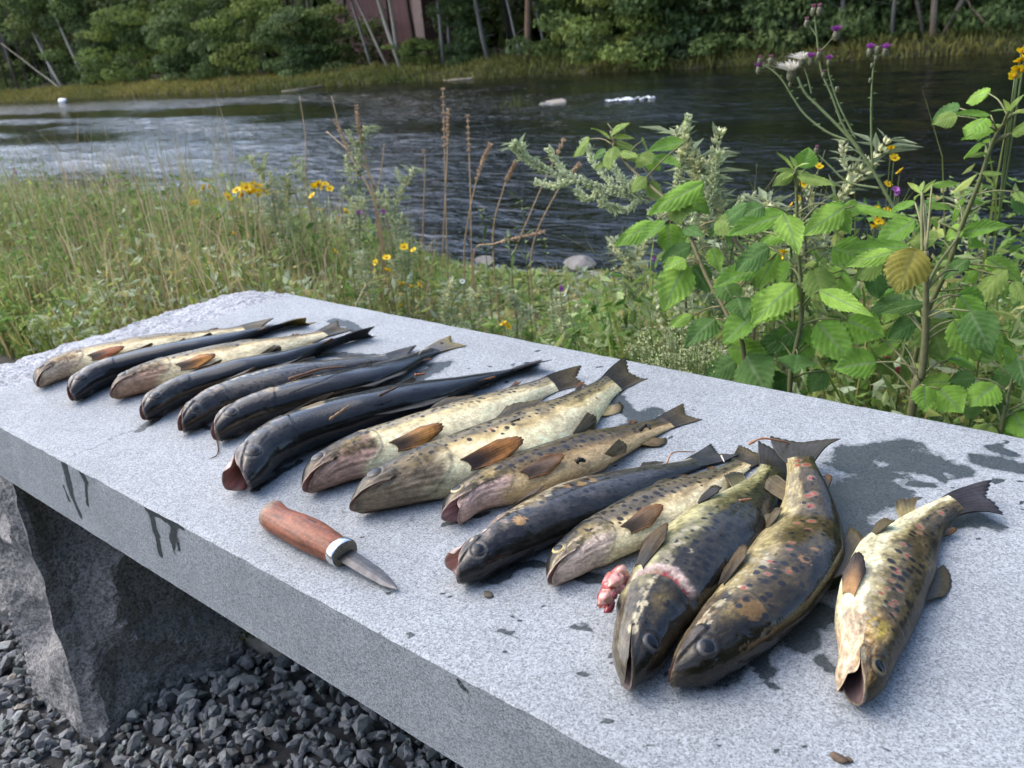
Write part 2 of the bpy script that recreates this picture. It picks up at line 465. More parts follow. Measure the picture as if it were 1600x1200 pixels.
# ---------------------------------------------------------------- trout
TU = np.array([0, .012, .04, .08, .13, .18, .24, .32, .42, .52, .62, .70, .78, .83, .86, .90, 1.0])
THD = np.array([.017, .027, .039, .052, .062, .071, .080, .087, .090, .088, .073, .057, .043, .037, .036, .038, .038])
THV = np.array([.014, .023, .035, .048, .061, .071, .083, .095, .099, .096, .075, .058, .043, .036, .035, .037, .037])
TW = np.array([.022, .031, .040, .047, .055, .058, .060, .062, .060, .053, .043, .033, .022, .015, .010, .006, .004])
_u = np.linspace(0, 1, 601)
def _sm(tab):
    y = np.interp(_u, TU, tab); k = np.exp(-0.5 * (np.arange(-24, 25) / 7.0) ** 2); k /= k.sum()
    z = np.convolve(np.pad(y, 24, mode='edge'), k, 'valid'); w = sstep(0.01, .06, _u)
    return y * (1 - w) + z * w
P_HD, P_HV, P_W = _sm(THD), _sm(THV), _sm(TW * np.interp(TU, [0, .15, .3, 1], [1, .95, .84, .84]))
TH_M = math.radians(112.0)

def m_fish(name, rough, coat, bmp, spec=.16):
    m, nt, b = new_mat(name)
    uv = attr(nt, 'fuv', 'Vector')
    c = attr(nt, 'Col')
    mp = node(nt, 'ShaderNodeMapping'); mp.inputs['Scale'].default_value = (420, 420, 420); L(nt, uv, mp.inputs[0])
    v = node(nt, 'ShaderNodeTexVoronoi'); v.inputs['Scale'].default_value = 1.0; v.inputs['Randomness'].default_value = .75; L(nt, mp.outputs[0], v.inputs['Vector'])
    n2 = noise_tex(nt, uv, 55.0, 4, .6)
    n3 = noise_tex(nt, uv, 330.0, 2, .6)
    c = mixc(nt, 1.0, c, ramp(nt, n2, [(.25, .78), (.75, 1.2)]), 'MULTIPLY')
    c = mixc(nt, 1.0, c, ramp(nt, v.outputs['Distance'], [(.05, 1.10), (.6, .80)]), 'MULTIPLY')
    # dark spots, one to a cell, some cells empty
    vs = node(nt, 'ShaderNodeTexVoronoi', voronoi_dimensions='2D'); vs.inputs['Scale'].default_value = 118.0; vs.inputs['Randomness'].default_value = .85
    wob = node(nt, 'ShaderNodeVectorMath', operation='ADD'); L(nt, uv, wob.inputs[0])
    nv = node(nt, 'ShaderNodeTexNoise'); nv.inputs['Scale'].default_value = 420.0; L(nt, uv, nv.inputs['Vector'])
    sc_ = node(nt, 'ShaderNodeVectorMath', operation='SCALE'); L(nt, nv.outputs['Color'], sc_.inputs[0]); sc_.inputs[3].default_value = .0009; L(nt, sc_.outputs[0], wob.inputs[1])
    L(nt, wob.outputs[0], vs.inputs['Vector'])
    sc3 = node(nt, 'ShaderNodeSeparateColor'); L(nt, vs.outputs['Color'], sc3.inputs[0])
    sa = attr(nt, 'spot', 'Fac')
    has = math_n(nt, 'LESS_THAN', sc3.outputs[0], sa)
    rad = math_n(nt, 'ADD', .18, math_n(nt, 'MULTIPLY', sc3.outputs[1], .20))
    sf = node(nt, 'ShaderNodeMapRange'); L(nt, math_n(nt, 'SUBTRACT', vs.outputs['Distance'], rad), sf.inputs[0]); sf.inputs[1].default_value = -.10; sf.inputs[2].default_value = .05; sf.inputs[3].default_value = .94; sf.inputs[4].default_value = 0.0
    c = mixc(nt, math_n(nt, 'MULTIPLY', sf.outputs[0], has), c, (.010, .009, .009))
    L(nt, c, b.inputs['Base Color'])
    rr = node(nt, 'ShaderNodeMapRange'); L(nt, n2, rr.inputs[0]); rr.inputs[3].default_value = rough * .7; rr.inputs[4].default_value = rough * 1.5
    L(nt, rr.outputs[0], b.inputs['Roughness'])
    b.inputs['Coat Weight'].default_value = coat; b.inputs['Coat Roughness'].default_value = .03
    b.inputs['Specular IOR Level'].default_value = spec
    n1 = bump(nt, None, v.outputs['Distance'], .3 * bmp, .0007)
    n4 = bump(nt, None, n3, .25, .0006, n1)
    bump(nt, b, n2, .25, .0012, n4)
    bump_c = bump(nt, None, n3, .30, .0006)
    L(nt, bump_c, b.inputs['Coat Normal'])
    return m
SKIN = m_fish('wet_trout_skin', .42, .32, 1.3, .12)
SKIN_DARK = m_fish('wet_dark_trout_skin', .36, .66, 1.5, .05)
FIN = mat_col('wet_fin', .42, .25, .3, 220.0, .0006, .15, .22)
EYE = mat_col('wet_eye', .22, .2, .08, 300.0, 0, .22)
FLESH = mat_col('raw_flesh', .25, .6, .3, 200.0, .0015, .6)

def mixa(a, b, t): return a + (np.asarray(b) - a) * t[..., None]

def fin_part(name, parent, O, base, tip, nrm, ncol=9, nrow=8, c0=(.05, .04, .02), c1=(.1, .07, .03), edge=None, seed=0, bendmap=None, thick=.0007, notch=.0, cup=0.0, rays=True):
    """base, tip: (k,3) polylines in fish space; one membrane with ridged rays"""
    kq = np.linspace(0, 1, ncol * 4 + 1)
    bs = smooth_path(base, len(kq)); ts = smooth_path(tip, len(kq))
    t = np.linspace(0, 1, nrow)
    ray_ = np.cos(kq * ncol * 2 * math.pi)
    ln = 1 - notch * (.5 + .5 * np.cos(kq * ncol * 2 * math.pi + 1.0)) * (.6 + .8 * noise2(kq * 23, kq * 0, seed))
    P = bs[None] + (ts - bs)[None] * (t[:, None] * ln[None])[..., None]
    n = np.broadcast_to(np.asarray(nrm, float), (len(kq), 3))
    off = (.00009 * ray_[None] * sstep(0, .2, t)[:, None] if rays else 0) + .004 * (noise2(kq[None] * 3 + seed, t[:, None] * 2, seed) - .5) * t[:, None] + cup * (t[:, None] ** 2)
    P = P + n[None] * np.asarray(off)[..., None]
    th = thick * (1.2 - .8 * t)[:, None, None] * np.ones((1, len(kq), 1))
    A = P + n[None] * th; B = P - n[None] * th
    c = np.asarray(c0)[None, None] + (np.asarray(c1) - np.asarray(c0))[None, None] * sstep(.15, .85, t)[:, None, None] * np.ones((1, len(kq), 1))
    if edge is not None:
        e = sstep(.72, 1.0, np.maximum(t[:, None], np.abs(kq * 2 - 1)[None] * .9))
        c = c + (np.asarray(edge) - c) * e[..., None]
    c = c * (1 + .08 * ray_[None, :, None]) * (.75 + .5 * fbm(kq[None] * 7, t[:, None] * 5, seed))[..., None]
    S = np.concatenate([A.reshape(-1, 3), B.reshape(-1, 3)])
    if bendmap is not None: S = bendmap(S)
    nq = len(kq); k = nrow * nq
    F = [grid_faces(nrow, nq), k + grid_faces(nrow, nq, flip=True)]
    ed = np.concatenate([np.arange(nq - 1) + (nrow - 1) * nq]); F.append(np.stack([ed, ed + 1, ed + 1 + k, ed + k], 1))
    for j in (0, nq - 1):
        a = np.arange(nrow - 1) * nq + j; F.append(np.stack([a, a + nq, a + nq + k, a + k], 1))
    C = np.concatenate([c.reshape(-1, 3)] * 2)
    me = mesh_np(name, S - O, np.concatenate(F), FIN, True, {'Col': np.clip(C, 0, 1)})
    return link(name, me, parent)

def trout(idx, pix, label, side, roll=0.0, gape=0.0, pal=None, lift=None, fat=1.0, tail_up=.0, tail_roll=0.0, pec_out=.35, tail_curl=.0, seed=0, deg=4, pec=(0.25, 128), eye_dim=False, hz=.028, gill=False, tail_span=.8):
    n = len(pix)
    if side > 0 and pec == (0.25, 128): pec = (0.245, 146)
    P = np.array([on_z(p[0], p[1], SLAB + (hz if i < n - 2 else .012))[:2] for i, p in enumerate(pix)])
    ch = np.concatenate([[0], np.cumsum(np.linalg.norm(np.diff(P, axis=0), axis=1))]); ch /= ch[-1]
    dg = min(deg, n - 2)
    cx, cy = np.polyfit(ch, P[:, 0], dg), np.polyfit(ch, P[:, 1], dg)
    tt = np.linspace(-.02, 1.0, 400)
    Cxy = np.stack([np.polyval(cx, tt), np.polyval(cy, tt)], 1)
    al = np.concatenate([[0], np.cumsum(np.linalg.norm(np.diff(Cxy, axis=0), axis=1))]); al -= np.interp(0, tt, al)
    Lf = al[-1]
    root = empty('trout', (Cxy[200, 0], Cxy[200, 1], SLAB), label, 'fish', 'brown trout laid out in a row on the stone bench')
    O = np.array(root.location)
    T = np.gradient(Cxy, axis=0); T /= np.linalg.norm(T, axis=1)[:, None]
    k = np.exp(-.5 * (np.arange(-30, 31) / 12.) ** 2); k /= k.sum()
    for a in range(2): T[:, a] = np.convolve(np.pad(T[:, a], 30, mode='edge'), k, 'valid')
    T /= np.linalg.norm(T, axis=1)[:, None]
    ss = np.linspace(al[0], Lf * 1.12, 500)
    def interp(tab, s):
        base = np.interp(s, al, tab)
        return base
    def frame(s):
        s = np.asarray(s)
        c = np.stack([interp(Cxy[:, 0], s), interp(Cxy[:, 1], s)], -1)
        t = np.stack([interp(T[:, 0], s), interp(T[:, 1], s)], -1); t /= np.linalg.norm(t, axis=-1)[..., None]
        over = np.maximum(s - Lf, 0) + np.minimum(s - al[0], 0); c = c + t * over[..., None]
        u = s / Lf
        ph = np.radians(roll + tail_roll * sstep(.55, .92, u))
        bx = np.stack([t[..., 1], -t[..., 0]], -1) * side
        D = np.concatenate([bx * np.cos(ph)[..., None], np.sin(ph)[..., None]], -1)
        Lt = np.concatenate([-bx * np.sin(ph)[..., None], np.cos(ph)[..., None]], -1)
        return c, D, Lt
    uq = np.linspace(0, 1.1, 300); th = np.linspace(-math.pi, math.pi, 64)
    hdq, hvq, wq = (np.interp(uq, _u, q) * Lf * fat for q in (P_HD, P_HV, P_W))
    _, Dq, Lq = frame(uq * Lf)
    ext = np.max(-(np.where(np.cos(th)[None] > 0, hdq[:, None], hvq[:, None]) * np.cos(th)[None] * Dq[:, 2:3] + wq[:, None] * np.sin(th)[None] * Lq[:, 2:3]), axis=1)
    ext = np.where(uq > .88, np.interp(.88, uq, ext), ext)
    ext = np.where(uq < .26, ext * .45 + np.interp(.26, uq, ext) * .55, ext)
    ext = np.convolve(np.pad(ext, 12, mode='edge'), np.hanning(25) / np.hanning(25).sum(), 'valid')
    zq = SLAB + ext * .95 + tail_up * sstep(.6, 1.0, uq)
    if lift is not None: zq = zq + np.convolve(np.pad(np.interp(uq, lift[0], lift[1]), 20, mode='edge'), np.hanning(41) / np.hanning(41).sum(), 'valid')
    def bend(S):
        """fish space (s along, d dorsal, l upper flank) -> world, resting on the slab"""
        S = np.asarray(S); s = S[..., 0]
        c, D, Lt = frame(s)
        z = np.interp(s / Lf, uq, zq)
        W = np.concatenate([c, z[..., None]], -1) + D * S[..., 1:2] + Lt * S[..., 2:3]
        zl = SLAB + .0024; zz_ = W[..., 2]
        W[..., 2] = np.where(zz_ < zl, SLAB + .0005 + .0019 * np.exp((np.minimum(zz_, zl) - zl) / .0019), zz_)
        return W
    # ---- body grid
    sig = np.concatenate([np.linspace(0, .28, 120 if idx > 6 else 90), np.linspace(.28, .885, 190 if idx > 6 else 110)[1:]])
    nth = 116 if idx > 6 else 92
    phi = np.linspace(-math.pi, math.pi, nth, endpoint=False)
    SG, PH = np.meshgrid(sig, phi, indexing='ij'); A0 = np.abs(PH); SN = np.sign(PH) + (PH == 0)
    UC = .092
    up = A0 <= TH_M
    q = np.where(up, A0 / TH_M, (math.pi - A0) / (math.pi - TH_M))
    slip = UC * (1 - np.cos(q * math.pi / 2)) ** .9 + np.where(up, 0, .004)
    alip = np.where(up, TH_M * (1 - (1 - q) ** 4), math.pi - (math.pi - TH_M) * (1 - (1 - q) ** 4))
    bl = np.clip(1 - SG / .20, 0, 1) ** 2
    AL = A0 + (alip - A0) * bl
    U = SG + slip * np.clip(1 - SG / .25, 0, 1) ** 2
    hd, hv, w = (np.interp(U, _u, qq) for qq in (P_HD, P_HV, P_W))
    ca, sa = np.cos(AL), np.sin(AL)
    d = np.where(ca > 0, hd, hv) * ca; l = w * sa
    # the lips meet along one line that runs round the snout to the corners of the mouth
    b4 = np.clip(1 - SG / .11, 0, 1) ** 4
    wc = np.interp(UC, _u, P_W) * math.sin(TH_M); dc = np.interp(UC, _u, P_HV) * math.cos(TH_M)
    l = l * (1 - b4) + wc * np.sin(np.clip(q, 0, 1) * math.pi / 2) ** .85 * b4
    d = d * (1 - b4) + (dc * (slip / UC) ** .8 - .004 + np.where(up, .0012, -.0012)) * b4
    A = np.degrees(AL)
    # relief: gill cover, cheek plate, maxilla, brow
    so = .212 + .024 + .0 * A - .024 + .024 * np.exp(-((A - 98) / 42.) ** 2) - .03 * sstep(120, 175, A)
    edge = U - so + .007 * (fbm(U * 0 + seed, A / 14.0, seed + 70, 3) - .5)
    rel = .0022 * sstep(-.07, -.004, edge) * (1 - sstep(-.003, .002, edge)) * sstep(18, 48, A)
    rel += .0008 * np.exp(-((U - (.165 + .012 * np.cos(np.radians(A - 95)))) / .006) ** 2) * sstep(45, 70, A) * (1 - sstep(140, 165, A))
    mx = sstep(TH_M * 57.3 - 24, TH_M * 57.3 - 16, A) * (1 - sstep(TH_M * 57.3 + 1, TH_M * 57.3 + 5, A)) * (1 - sstep(.100, .114, U)) * sstep(.012, .03, U)
    rel += .0042 * mx
    rel += .0008 * np.sin((A - 128) * .42) * sstep(126, 134, A) * (1 - sstep(160, 170, A)) * sstep(.06, .10, U) * (1 - sstep(-.01, .0, edge))
    rel += .0026 * (fbm(U * 42 + seed, A / 11. , seed + 61, 3) - .5) * (1 - sstep(-.01, .0, edge)) * sstep(.02, .06, U)
    EU, EA = .074, 66.0
    ed = np.hypot((U - EU), (A - EA) / 57.3 * .050)
    rel += .0013 * np.exp(-((ed - .0215) / .005) ** 2) - .0015 * np.exp(-(ed / .016) ** 2)
    if gill: rel += -.010 * sstep(-.004, .003, edge) * (1 - sstep(.012, .035, edge)) * sstep(20, 50, A) + .004 * np.exp(-((edge + .012) / .014) ** 2) * sstep(25, 60, A)
    rel += .0075 * (fbm(U * 7 + seed, AL * SN * 1.2, seed + 50, 2) - .5) * sstep(.22, .34, U) * (1 - .6 * sstep(.6, .85, U))
    rel -= .0028 * np.exp(-((A - 92) / 5.) ** 2) * sstep(.3, .4, U) * .35
    d = d + rel * ca; l = l + rel * sa
    s = U.copy()
    # open mouth: lower jaw swings about the corner, upper jaw lifts slightly
    if gape:
        pv_s, pv_d = UC, np.interp(UC, _u, P_HV) * math.cos(TH_M)
        wl = sstep(TH_M * 57.3 - 3, TH_M * 57.3 + 12, A) * (1 - sstep(UC * .95, .21, U)); wu = (1 - sstep(TH_M * 57.3 - 12, TH_M * 57.3, A)) * (1 - sstep(.05, .15, U))
        for wgt, ang in ((wl, math.radians(gape)), (wu, -math.radians(gape * .16))):
            an = ang * wgt; ds, dd = s - pv_s, d - pv_d
            s, d = pv_s + ds * np.cos(an) - dd * -np.sin(an) * 1.0, pv_d + dd * np.cos(an) + ds * np.sin(an)
    l = l * SN
    S = np.stack([s, d, l], -1) * Lf * np.array([1, fat, fat])
    # mouth lining: rings running back into the throat
    lip = S[0]; inner = []
    thr = np.array([.14, -.012, 0]) * Lf
    for tq, inn in ((.03, .93), (.12, .86), (.30, .70), (.55, .45), (.8, .22), (1.0, .05)):
        c0 = lip.mean(0); r_ = lip * (1 - tq) + thr * tq
        mid = np.array([0, r_[:, 1].mean(), 0]); r2 = r_.copy()
        r2[:, 2] = r_[:, 2] * (.92 if tq < .9 else .3); r2[:, 1] = mid[1] + (r_[:, 1] - mid[1]) * (.95 if tq < .9 else .3)
        inner.append(r2)
    rows = np.concatenate([np.array(inner[::-1]), S, (S[-1] * np.array([1, .25, .1]) + np.array([.003, 0, 0]))[None]])
    W = bend(rows)
    nin = len(inner)
    # ---- pigment; the dark palette holds painted shade too
    p = pal
    sd = seed * 7 + 3
    rx, ry = U * 18 + A / 31. + seed, A / 19. - U * 11 + SN * 5
    mo = fbm(rx, ry, sd, 4) - .5
    mo2 = fbm(rx * 4.3 + ry * 1.7, ry * 3.1 - rx * 1.9, sd + 20, 3) - .5
    c = np.ones(U.shape + (3,)) * np.asarray(p['back'])
    c = mixa(c, p['flank'], sstep(p['f0'] - 16, p['f0'] + 16, A + mo * 34))
    c = mixa(c, p['low'], sstep(p['b0'] - 18, p['b0'] + 4, A + mo * 30))
    c = mixa(c, p['belly'], sstep(p['b0'] - 4, p['b0'] + 20, A + mo * 26))
    hm = 1 - sstep(-.035, .012, edge + .05 * mo)
    hc = np.ones_like(c) * np.asarray(p['headtop'])
    hc = mixa(hc, p['cheek'], sstep(55, 85, A + mo * 40))
    hc = mixa(hc, p['jaw'], sstep(108, 128, A + mo * 30))
    hm2 = fbm(U * 60 + seed, A / 13. + SN * 3, sd + 33, 3)
    hc = mixa(hc, np.asarray(p['headtop']) * .7, sstep(.52, .66, hm2) * .65 * (1 - sstep(112, 140, A)))
    hc = mixa(hc, np.asarray(p['jaw']) * 1.15, sstep(.55, .70, 1 - hm2) * .45 * sstep(70, 90, A))
    hc = mixa(hc, (.02, .016, .014), np.exp(-((U - .036) / .004) ** 2 - ((A - 50) / 5.) ** 2) * .95)
    hc = mixa(hc, (.05, .038, .028), np.exp(-((np.sin((A - 128) * .42) + 1) / .35) ** 2) * sstep(128, 134, A) * (1 - sstep(158, 168, A)) * sstep(.06, .1, U) * .25)
    hc = mixa(hc, (.035, .03, .025), (1 - sstep(.0, .035, U)) * .75)
    hc = mixa(hc, (.05, .038, .028), mx * .6)
    hc = mixa(hc, p.get('gold', (.30, .21, .06)), np.exp(-((U - .17) / .03) ** 2 - ((A - 84 - mo * 30) / 13) ** 2) * p.get('goldw', .7))
    hc = mixa(hc, p.get('lip', np.asarray(p['jaw']) * 1.1), (1 - sstep(.003, .010, SG)) * .75 * np.where(up, .8, 1.0))
    hc = mixa(hc, (.015, .012, .010), np.exp(-((U - .113 - .006 * (A - 100) / 20) / .003) ** 2) * sstep(85, 92, A) * (1 - sstep(112, 118, A)) * .7)
    hc = mixa(hc, p.get('ring', (.012, .010, .009)), np.exp(-((ed - .0225) / .0024) ** 2) * .8)
    if side > 0: hc = mixa(hc, (.13, .11, .085), np.exp(-((edge + .006) / .003) ** 2) * sstep(40, 60, A) * (.3 + .7 * sstep(.4, .6, hm2)) * .6)
    c = c * (1 - hm[..., None]) + hc * hm[..., None]
    c = mixa(c, (.02, .015, .012), np.exp(-((edge - .003) / .0032) ** 2) * sstep(45, 65, A) * (1 - sstep(112, 135, A)) * .5)
    c = mixa(c, p['belly'], np.exp(-((edge - .013) / .006) ** 2) * sstep(75, 110, A) * .25)
    c = mixa(c, (.06, .045, .03), np.exp(-((U - .168) / .0035) ** 2) * sstep(60, 80, A) * (1 - sstep(125, 140, A)) * .55)
    c = c * (1 + (1.0 if side < 0 else 1.5) * mo2)[..., None] * (1 + (.55 if side < 0 else 1.2) * mo)[..., None]
    # spots
    r0 = np.random.default_rng(100 + seed)
    for kind, cnt, a_lo, a_hi in (('black', 0, 12, p['b0'] - 2), ('red', p.get('red', 0), 70, 108), ('headspots', p.get('hspots', 12) // 3, 30, 98)):
        for _ in range(cnt):
            su = r0.uniform(.10, .235) if kind == 'headspots' else r0.uniform(.24, .86); sA = r0.uniform(a_lo, a_hi); sg = 1 if r0.random() < .6 else -1
            if kind == 'black' and r0.random() < sstep(.35, .95, np.array(su)) * .6: continue
            if kind == 'headspots' and math.hypot(su - EU, (sA - EA) / 57.3 * .05) < .032: continue
            rad = r0.uniform(.0050, .0090) * (1.25 if kind == 'headspots' else 1.0) * p.get('spotk', 1.0)
            loc = float(np.interp(su, _u, P_HD)); foc = .8 + .7 * r0.random()
            dd = np.hypot((U - su) * foc, (A - sA) / 57.3 * loc); dd = np.where(SN == sg, dd, 9) * (1 + .5 * mo2)
            if kind == 'red':
                c = mixa(c, p['halo'], (1 - sstep(rad * 1.0, rad * 1.9, dd)) * .5)
                c = mixa(c, (.34, .05, .025), (1 - sstep(rad * .6, rad * 1.1, dd)) * .85)
            else: c = mixa(c, p.get('spotc', (.012, .011, .012)), (1 - sstep(rad * .7, rad * 1.15, dd)) * .9)
    spot = np.clip(p['spots'] / 150., 0, 1) * (sstep(8, 22, A) * (1 - sstep(p['b0'] - 12 + mo * 20, p['b0'] + 6 + mo * 20, A))) * (1 - .55 * sstep(.45, .85, U)) * sstep(.0, .01, edge)
    spot = spot + .55 * np.clip(p['spots'] / 120., .3, 1) * sstep(.10, .14, U) * (1 - sstep(-.012, -.004, edge)) * sstep(25, 35, A) * (1 - sstep(88, 100, A))
    if gill: spot = spot * (sstep(.045, .06, edge) + (edge < -.01))
    # dried slime and grit
    for (du, dA, dr, amt, dc) in p.get('dirt', []):
        dd = np.hypot((U - du), (A - dA) / 57.3 * .075) + .02 * mo2 + .022 * mo
        c = mixa(c, dc, np.where(SN > 0, (1 - sstep(dr * .75, dr, dd)) * amt, 0))
    if side > 0:        # slime flecks and painted highlights along the lower edge of head and shoulder
        for _ in range(p.get('flecks', 46)):
            fu, fa, fr_ = r0.uniform(.06, .42), r0.normal(112, 7), r0.uniform(.0025, .008)
            dd = np.hypot((U - fu) * .7, (A - fa) / 57.3 * .07) * (1 + 1.6 * mo2) + .006 * mo
            fc = np.array((.50, .43, .27)) * r0.uniform(.5, 1.1)
            c = mixa(c, fc, np.where(SN > 0, (1 - sstep(fr_ * .6, fr_, dd)) * .8, 0))
    if gill:
        g = sstep(38, 62, A) * np.where(SN > 0, 1, .4) * (.55 + .6 * sstep(.35, .6, fbm(A / 8., U * 60, 91, 3))); edge = edge + .016 * mo2 + .01 * mo
        c = mixa(c, (.55, .42, .36), np.exp(-((edge - .028) / .008) ** 2) * g)
        c = mixa(c, (.30, .03, .035), np.exp(-((edge - .010) / .009) ** 2) * g)
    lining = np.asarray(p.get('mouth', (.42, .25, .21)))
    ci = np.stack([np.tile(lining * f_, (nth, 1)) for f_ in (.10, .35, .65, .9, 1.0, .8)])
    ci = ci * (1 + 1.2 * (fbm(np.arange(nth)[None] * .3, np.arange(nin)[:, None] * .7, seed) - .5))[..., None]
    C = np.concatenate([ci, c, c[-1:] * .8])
    UVs = np.concatenate([np.tile(np.stack([np.zeros(nth), PH[0] * .05, np.zeros(nth)], -1)[None], (nin, 1, 1)),
                          np.stack([U * Lf + seed * .37, PH * .075 * Lf, np.full_like(U, seed)], -1), np.stack([U[-1:] * Lf, PH[-1:] * .02, U[-1:] * 0], -1)])
    nrow = len(rows)
    F = grid_faces(nrow, nth, wrap=True, flip=(side > 0))
    body = link('body', mesh_np('body', W.reshape(-1, 3) - O, F, SKIN_DARK if side > 0 and idx != 15 else SKIN, True, {'Col': np.clip(C.reshape(-1, 3), .002, .9), 'spot': np.concatenate([np.zeros((nin, nth)), spot, spot[-1:]]).ravel(), 'fuv': UVs.reshape(-1, 3)}), root)
    # ---- eyes
    for sg in ((1, -1)):
        a_ = math.radians(EA); ue = EU
        hde, we = np.interp(ue, _u, P_HD), np.interp(ue, _u, P_W)
        cen = np.array([ue, hde * math.cos(a_), sg * we * math.sin(a_) * .97]) * Lf * np.array([1, fat, fat])
        nn = np.array([-.12, math.cos(a_) * .75, sg * math.sin(a_)]); nn /= np.linalg.norm(nn)
        e1 = np.cross(nn, [0, 1, 0.2]); e1 /= np.linalg.norm(e1); e2 = np.cross(nn, e1)
        r_e = .0200 * Lf; cen = cen - nn * r_e * .24
        pol = np.linspace(0, math.pi * .55, 14); az = np.linspace(0, 2 * math.pi, 24, endpoint=False)
        PO, AZ = np.meshgrid(pol, az, indexing='ij')
        E = cen + r_e * (np.sin(PO)[..., None] * (np.cos(AZ)[..., None] * e1 + np.sin(AZ)[..., None] * e2) + (.52 if eye_dim else .46) * np.cos(PO)[..., None] * nn)
        fr = np.sin(PO)
        iris = np.asarray(p.get('iris', (.045, .042, .034))) if not eye_dim else np.asarray((.055, .052, .05))
        iris = iris * (.35 + 1.3 * noise2(AZ * 1.1 + seed, PO * 3, seed))[..., None]
        ec = mixa(np.ones(PO.shape + (3,)) * np.array((.006, .007, .009)), iris, sstep(.66, .72, fr) * (PO < 1.5))
        ec = mixa(ec, (.02, .018, .015), sstep(.88, .97, fr))
        link('eye', mesh_np('eye', bend(E).reshape(-1, 3) - O, grid_faces(14, 24, wrap=True, flip=(side * sg < 0)), EYE, True, {'Col': ec.reshape(-1, 3)}), root)
    # ---- fins
    fk = Lf
    def surf(u, a_deg, out=0.0):
        a_ = math.radians(a_deg); h = np.interp(u, _u, P_HD if a_deg < 90 else P_HV); w_ = np.interp(u, _u, P_W)
        return np.array([u, (h + out) * math.cos(a_) * fat, (w_ + out) * math.sin(a_) * fat]) * fk
    fd = p.get('fin', (.045, .038, .025)); fe = p.get('finedge', (.10, .075, .035))
    ts_ = tail_span
    qs = np.linspace(-1, 1, 7)
    base = np.array([[.862 + .016 * (1 - q * q), .034 * q * fat, 0] for q in qs]) * fk
    tip = np.array([[1.0 + .004 - .03 * (1 - abs(q)) , .078 * q * ts_, tail_curl * q * abs(q) * .06] for q in qs]) * fk
    fin_part('tail_fin', root, O, base, tip, (0, 0, 1), 9, 9, p.get('tail0', fd), p.get('tail1', fe), p.get('tailedge', None), seed + 1, bend, .0009, .05)
    fin_part('dorsal_fin', root, O, np.array([surf(u, 0, -.003) for u in (.42, .47, .52, .56)]), np.array([surf(.49, 0, .035), surf(.545, 0, .044), surf(.60, 0, .036), surf(.63, 0, .018)]), (0, 0, 1), 7, 6, fd, fe, None, seed + 2, bend, .0006, .05)
    fin_part('adipose_fin', root, O, np.array([surf(u, 0, -.002) for u in (.735, .75, .765)]), np.array([surf(.775, 0, .020), surf(.79, 0, .022), surf(.80, 0, .012)]), (0, 0, 1), 2, 5, fd, p.get('adi', (.16, .07, .02)), None, seed + 3, bend, .0012, 0, rays=False)
    fin_part('anal_fin', root, O, np.array([surf(u, 180, -.003) for u in (.70, .735, .765)]), np.array([surf(.755, 180, .050), surf(.79, 180, .048), surf(.815, 180, .028)]), (0, 0, 1), 5, 6, p.get('low', fd), fe, None, seed + 4, bend, .0006, .05)
    pu, pa = .53, 158
    fin_part('pelvic_fin', root, O, np.array([surf(pu, pa - 14), surf(pu + .012, pa - 4), surf(pu + .022, pa + 6)]),
             np.array([surf(pu + .075, pa - 34, .020), surf(pu + .09, pa - 16, .022), surf(pu + .075, pa + 4, .020)]), (0, -.5, .85), 5, 7, p.get('pv0', fe), p.get('pv1', fe), None, seed + 5, bend, .0007, .04)
    pu, pa = pec; po = pec_out
    fin_part('pectoral_fin', root, O, np.array([surf(pu, pa - 10), surf(pu + .012, pa - 2), surf(pu + .016, pa + 8), surf(pu + .012, pa + 15)]),
             np.array([surf(pu + .095, pa - 22, .02 * po + .006), surf(pu + .140, pa - 14, .05 * po + .006), surf(pu + .138, pa - 3, .05 * po + .006), surf(pu + .080, pa + 12, .03 * po + .006)]),
             (0, -.35, .93), 8, 10, p.get('pec0', (.05, .03, .015)), p.get('pec1', (.34, .15, .03)), p.get('pecedge', None), seed + 6, bend, .0008, .03, cup=-.001)
    return root, bend, Lf, surf, O

DRY = (.34, .25, .13)
def pale(**k):
    d_ = dict(back=(.040, .033, .020), flank=(.20, .16, .085), low=(.56, .40, .16), belly=(.80, .67, .40), headtop=(.022, .018, .012), cheek=(.12, .078, .028), jaw=(.46, .29, .19), f0=40, b0=92, spots=70, hspots=10, red=0, halo=(.5, .42, .3), goldw=.7,
              pec0=(.05, .03, .015), pec1=(.46, .21, .045), pecedge=(.20, .085, .025)); d_.update(k); return d_
def dark(**k):  # back-on shade and dark reflections put into the skin colours
    d_ = dict(back=(.010, .010, .010), flank=(.017, .017, .019), low=(.06, .048, .03), belly=(.45, .38, .27), ring=(.10, .092, .08), lip=(.32, .24, .19), headtop=(.020, .019, .019), cheek=(.062, .052, .042), jaw=(.36, .26, .20), f0=55, b0=118, spots=60, hspots=12, red=0, halo=(.2, .15, .1), goldw=.15, spotc=(.006, .006, .007),
              pec0=(.03, .025, .02), pec1=(.10, .07, .04), fin=(.02, .02, .018), finedge=(.05, .045, .035), tail0=(.02, .02, .02), tail1=(.045, .042, .04)); d_.update(k); return d_
def olive(**k):
    d_ = dict(back=(.014, .012, .006), flank=(.062, .044, .018), low=(.14, .10, .04), belly=(.36, .29, .14), headtop=(.014, .012, .008), cheek=(.038, .028, .013), jaw=(.15, .11, .06), f0=48, b0=104, spots=85, hspots=14, red=14, halo=(.32, .24, .17), goldw=.4,
              pec0=(.035, .028, .018), pec1=(.11, .075, .035), tail0=(.04, .034, .022), tail1=(.055, .048, .04)); d_.update(k); return d_

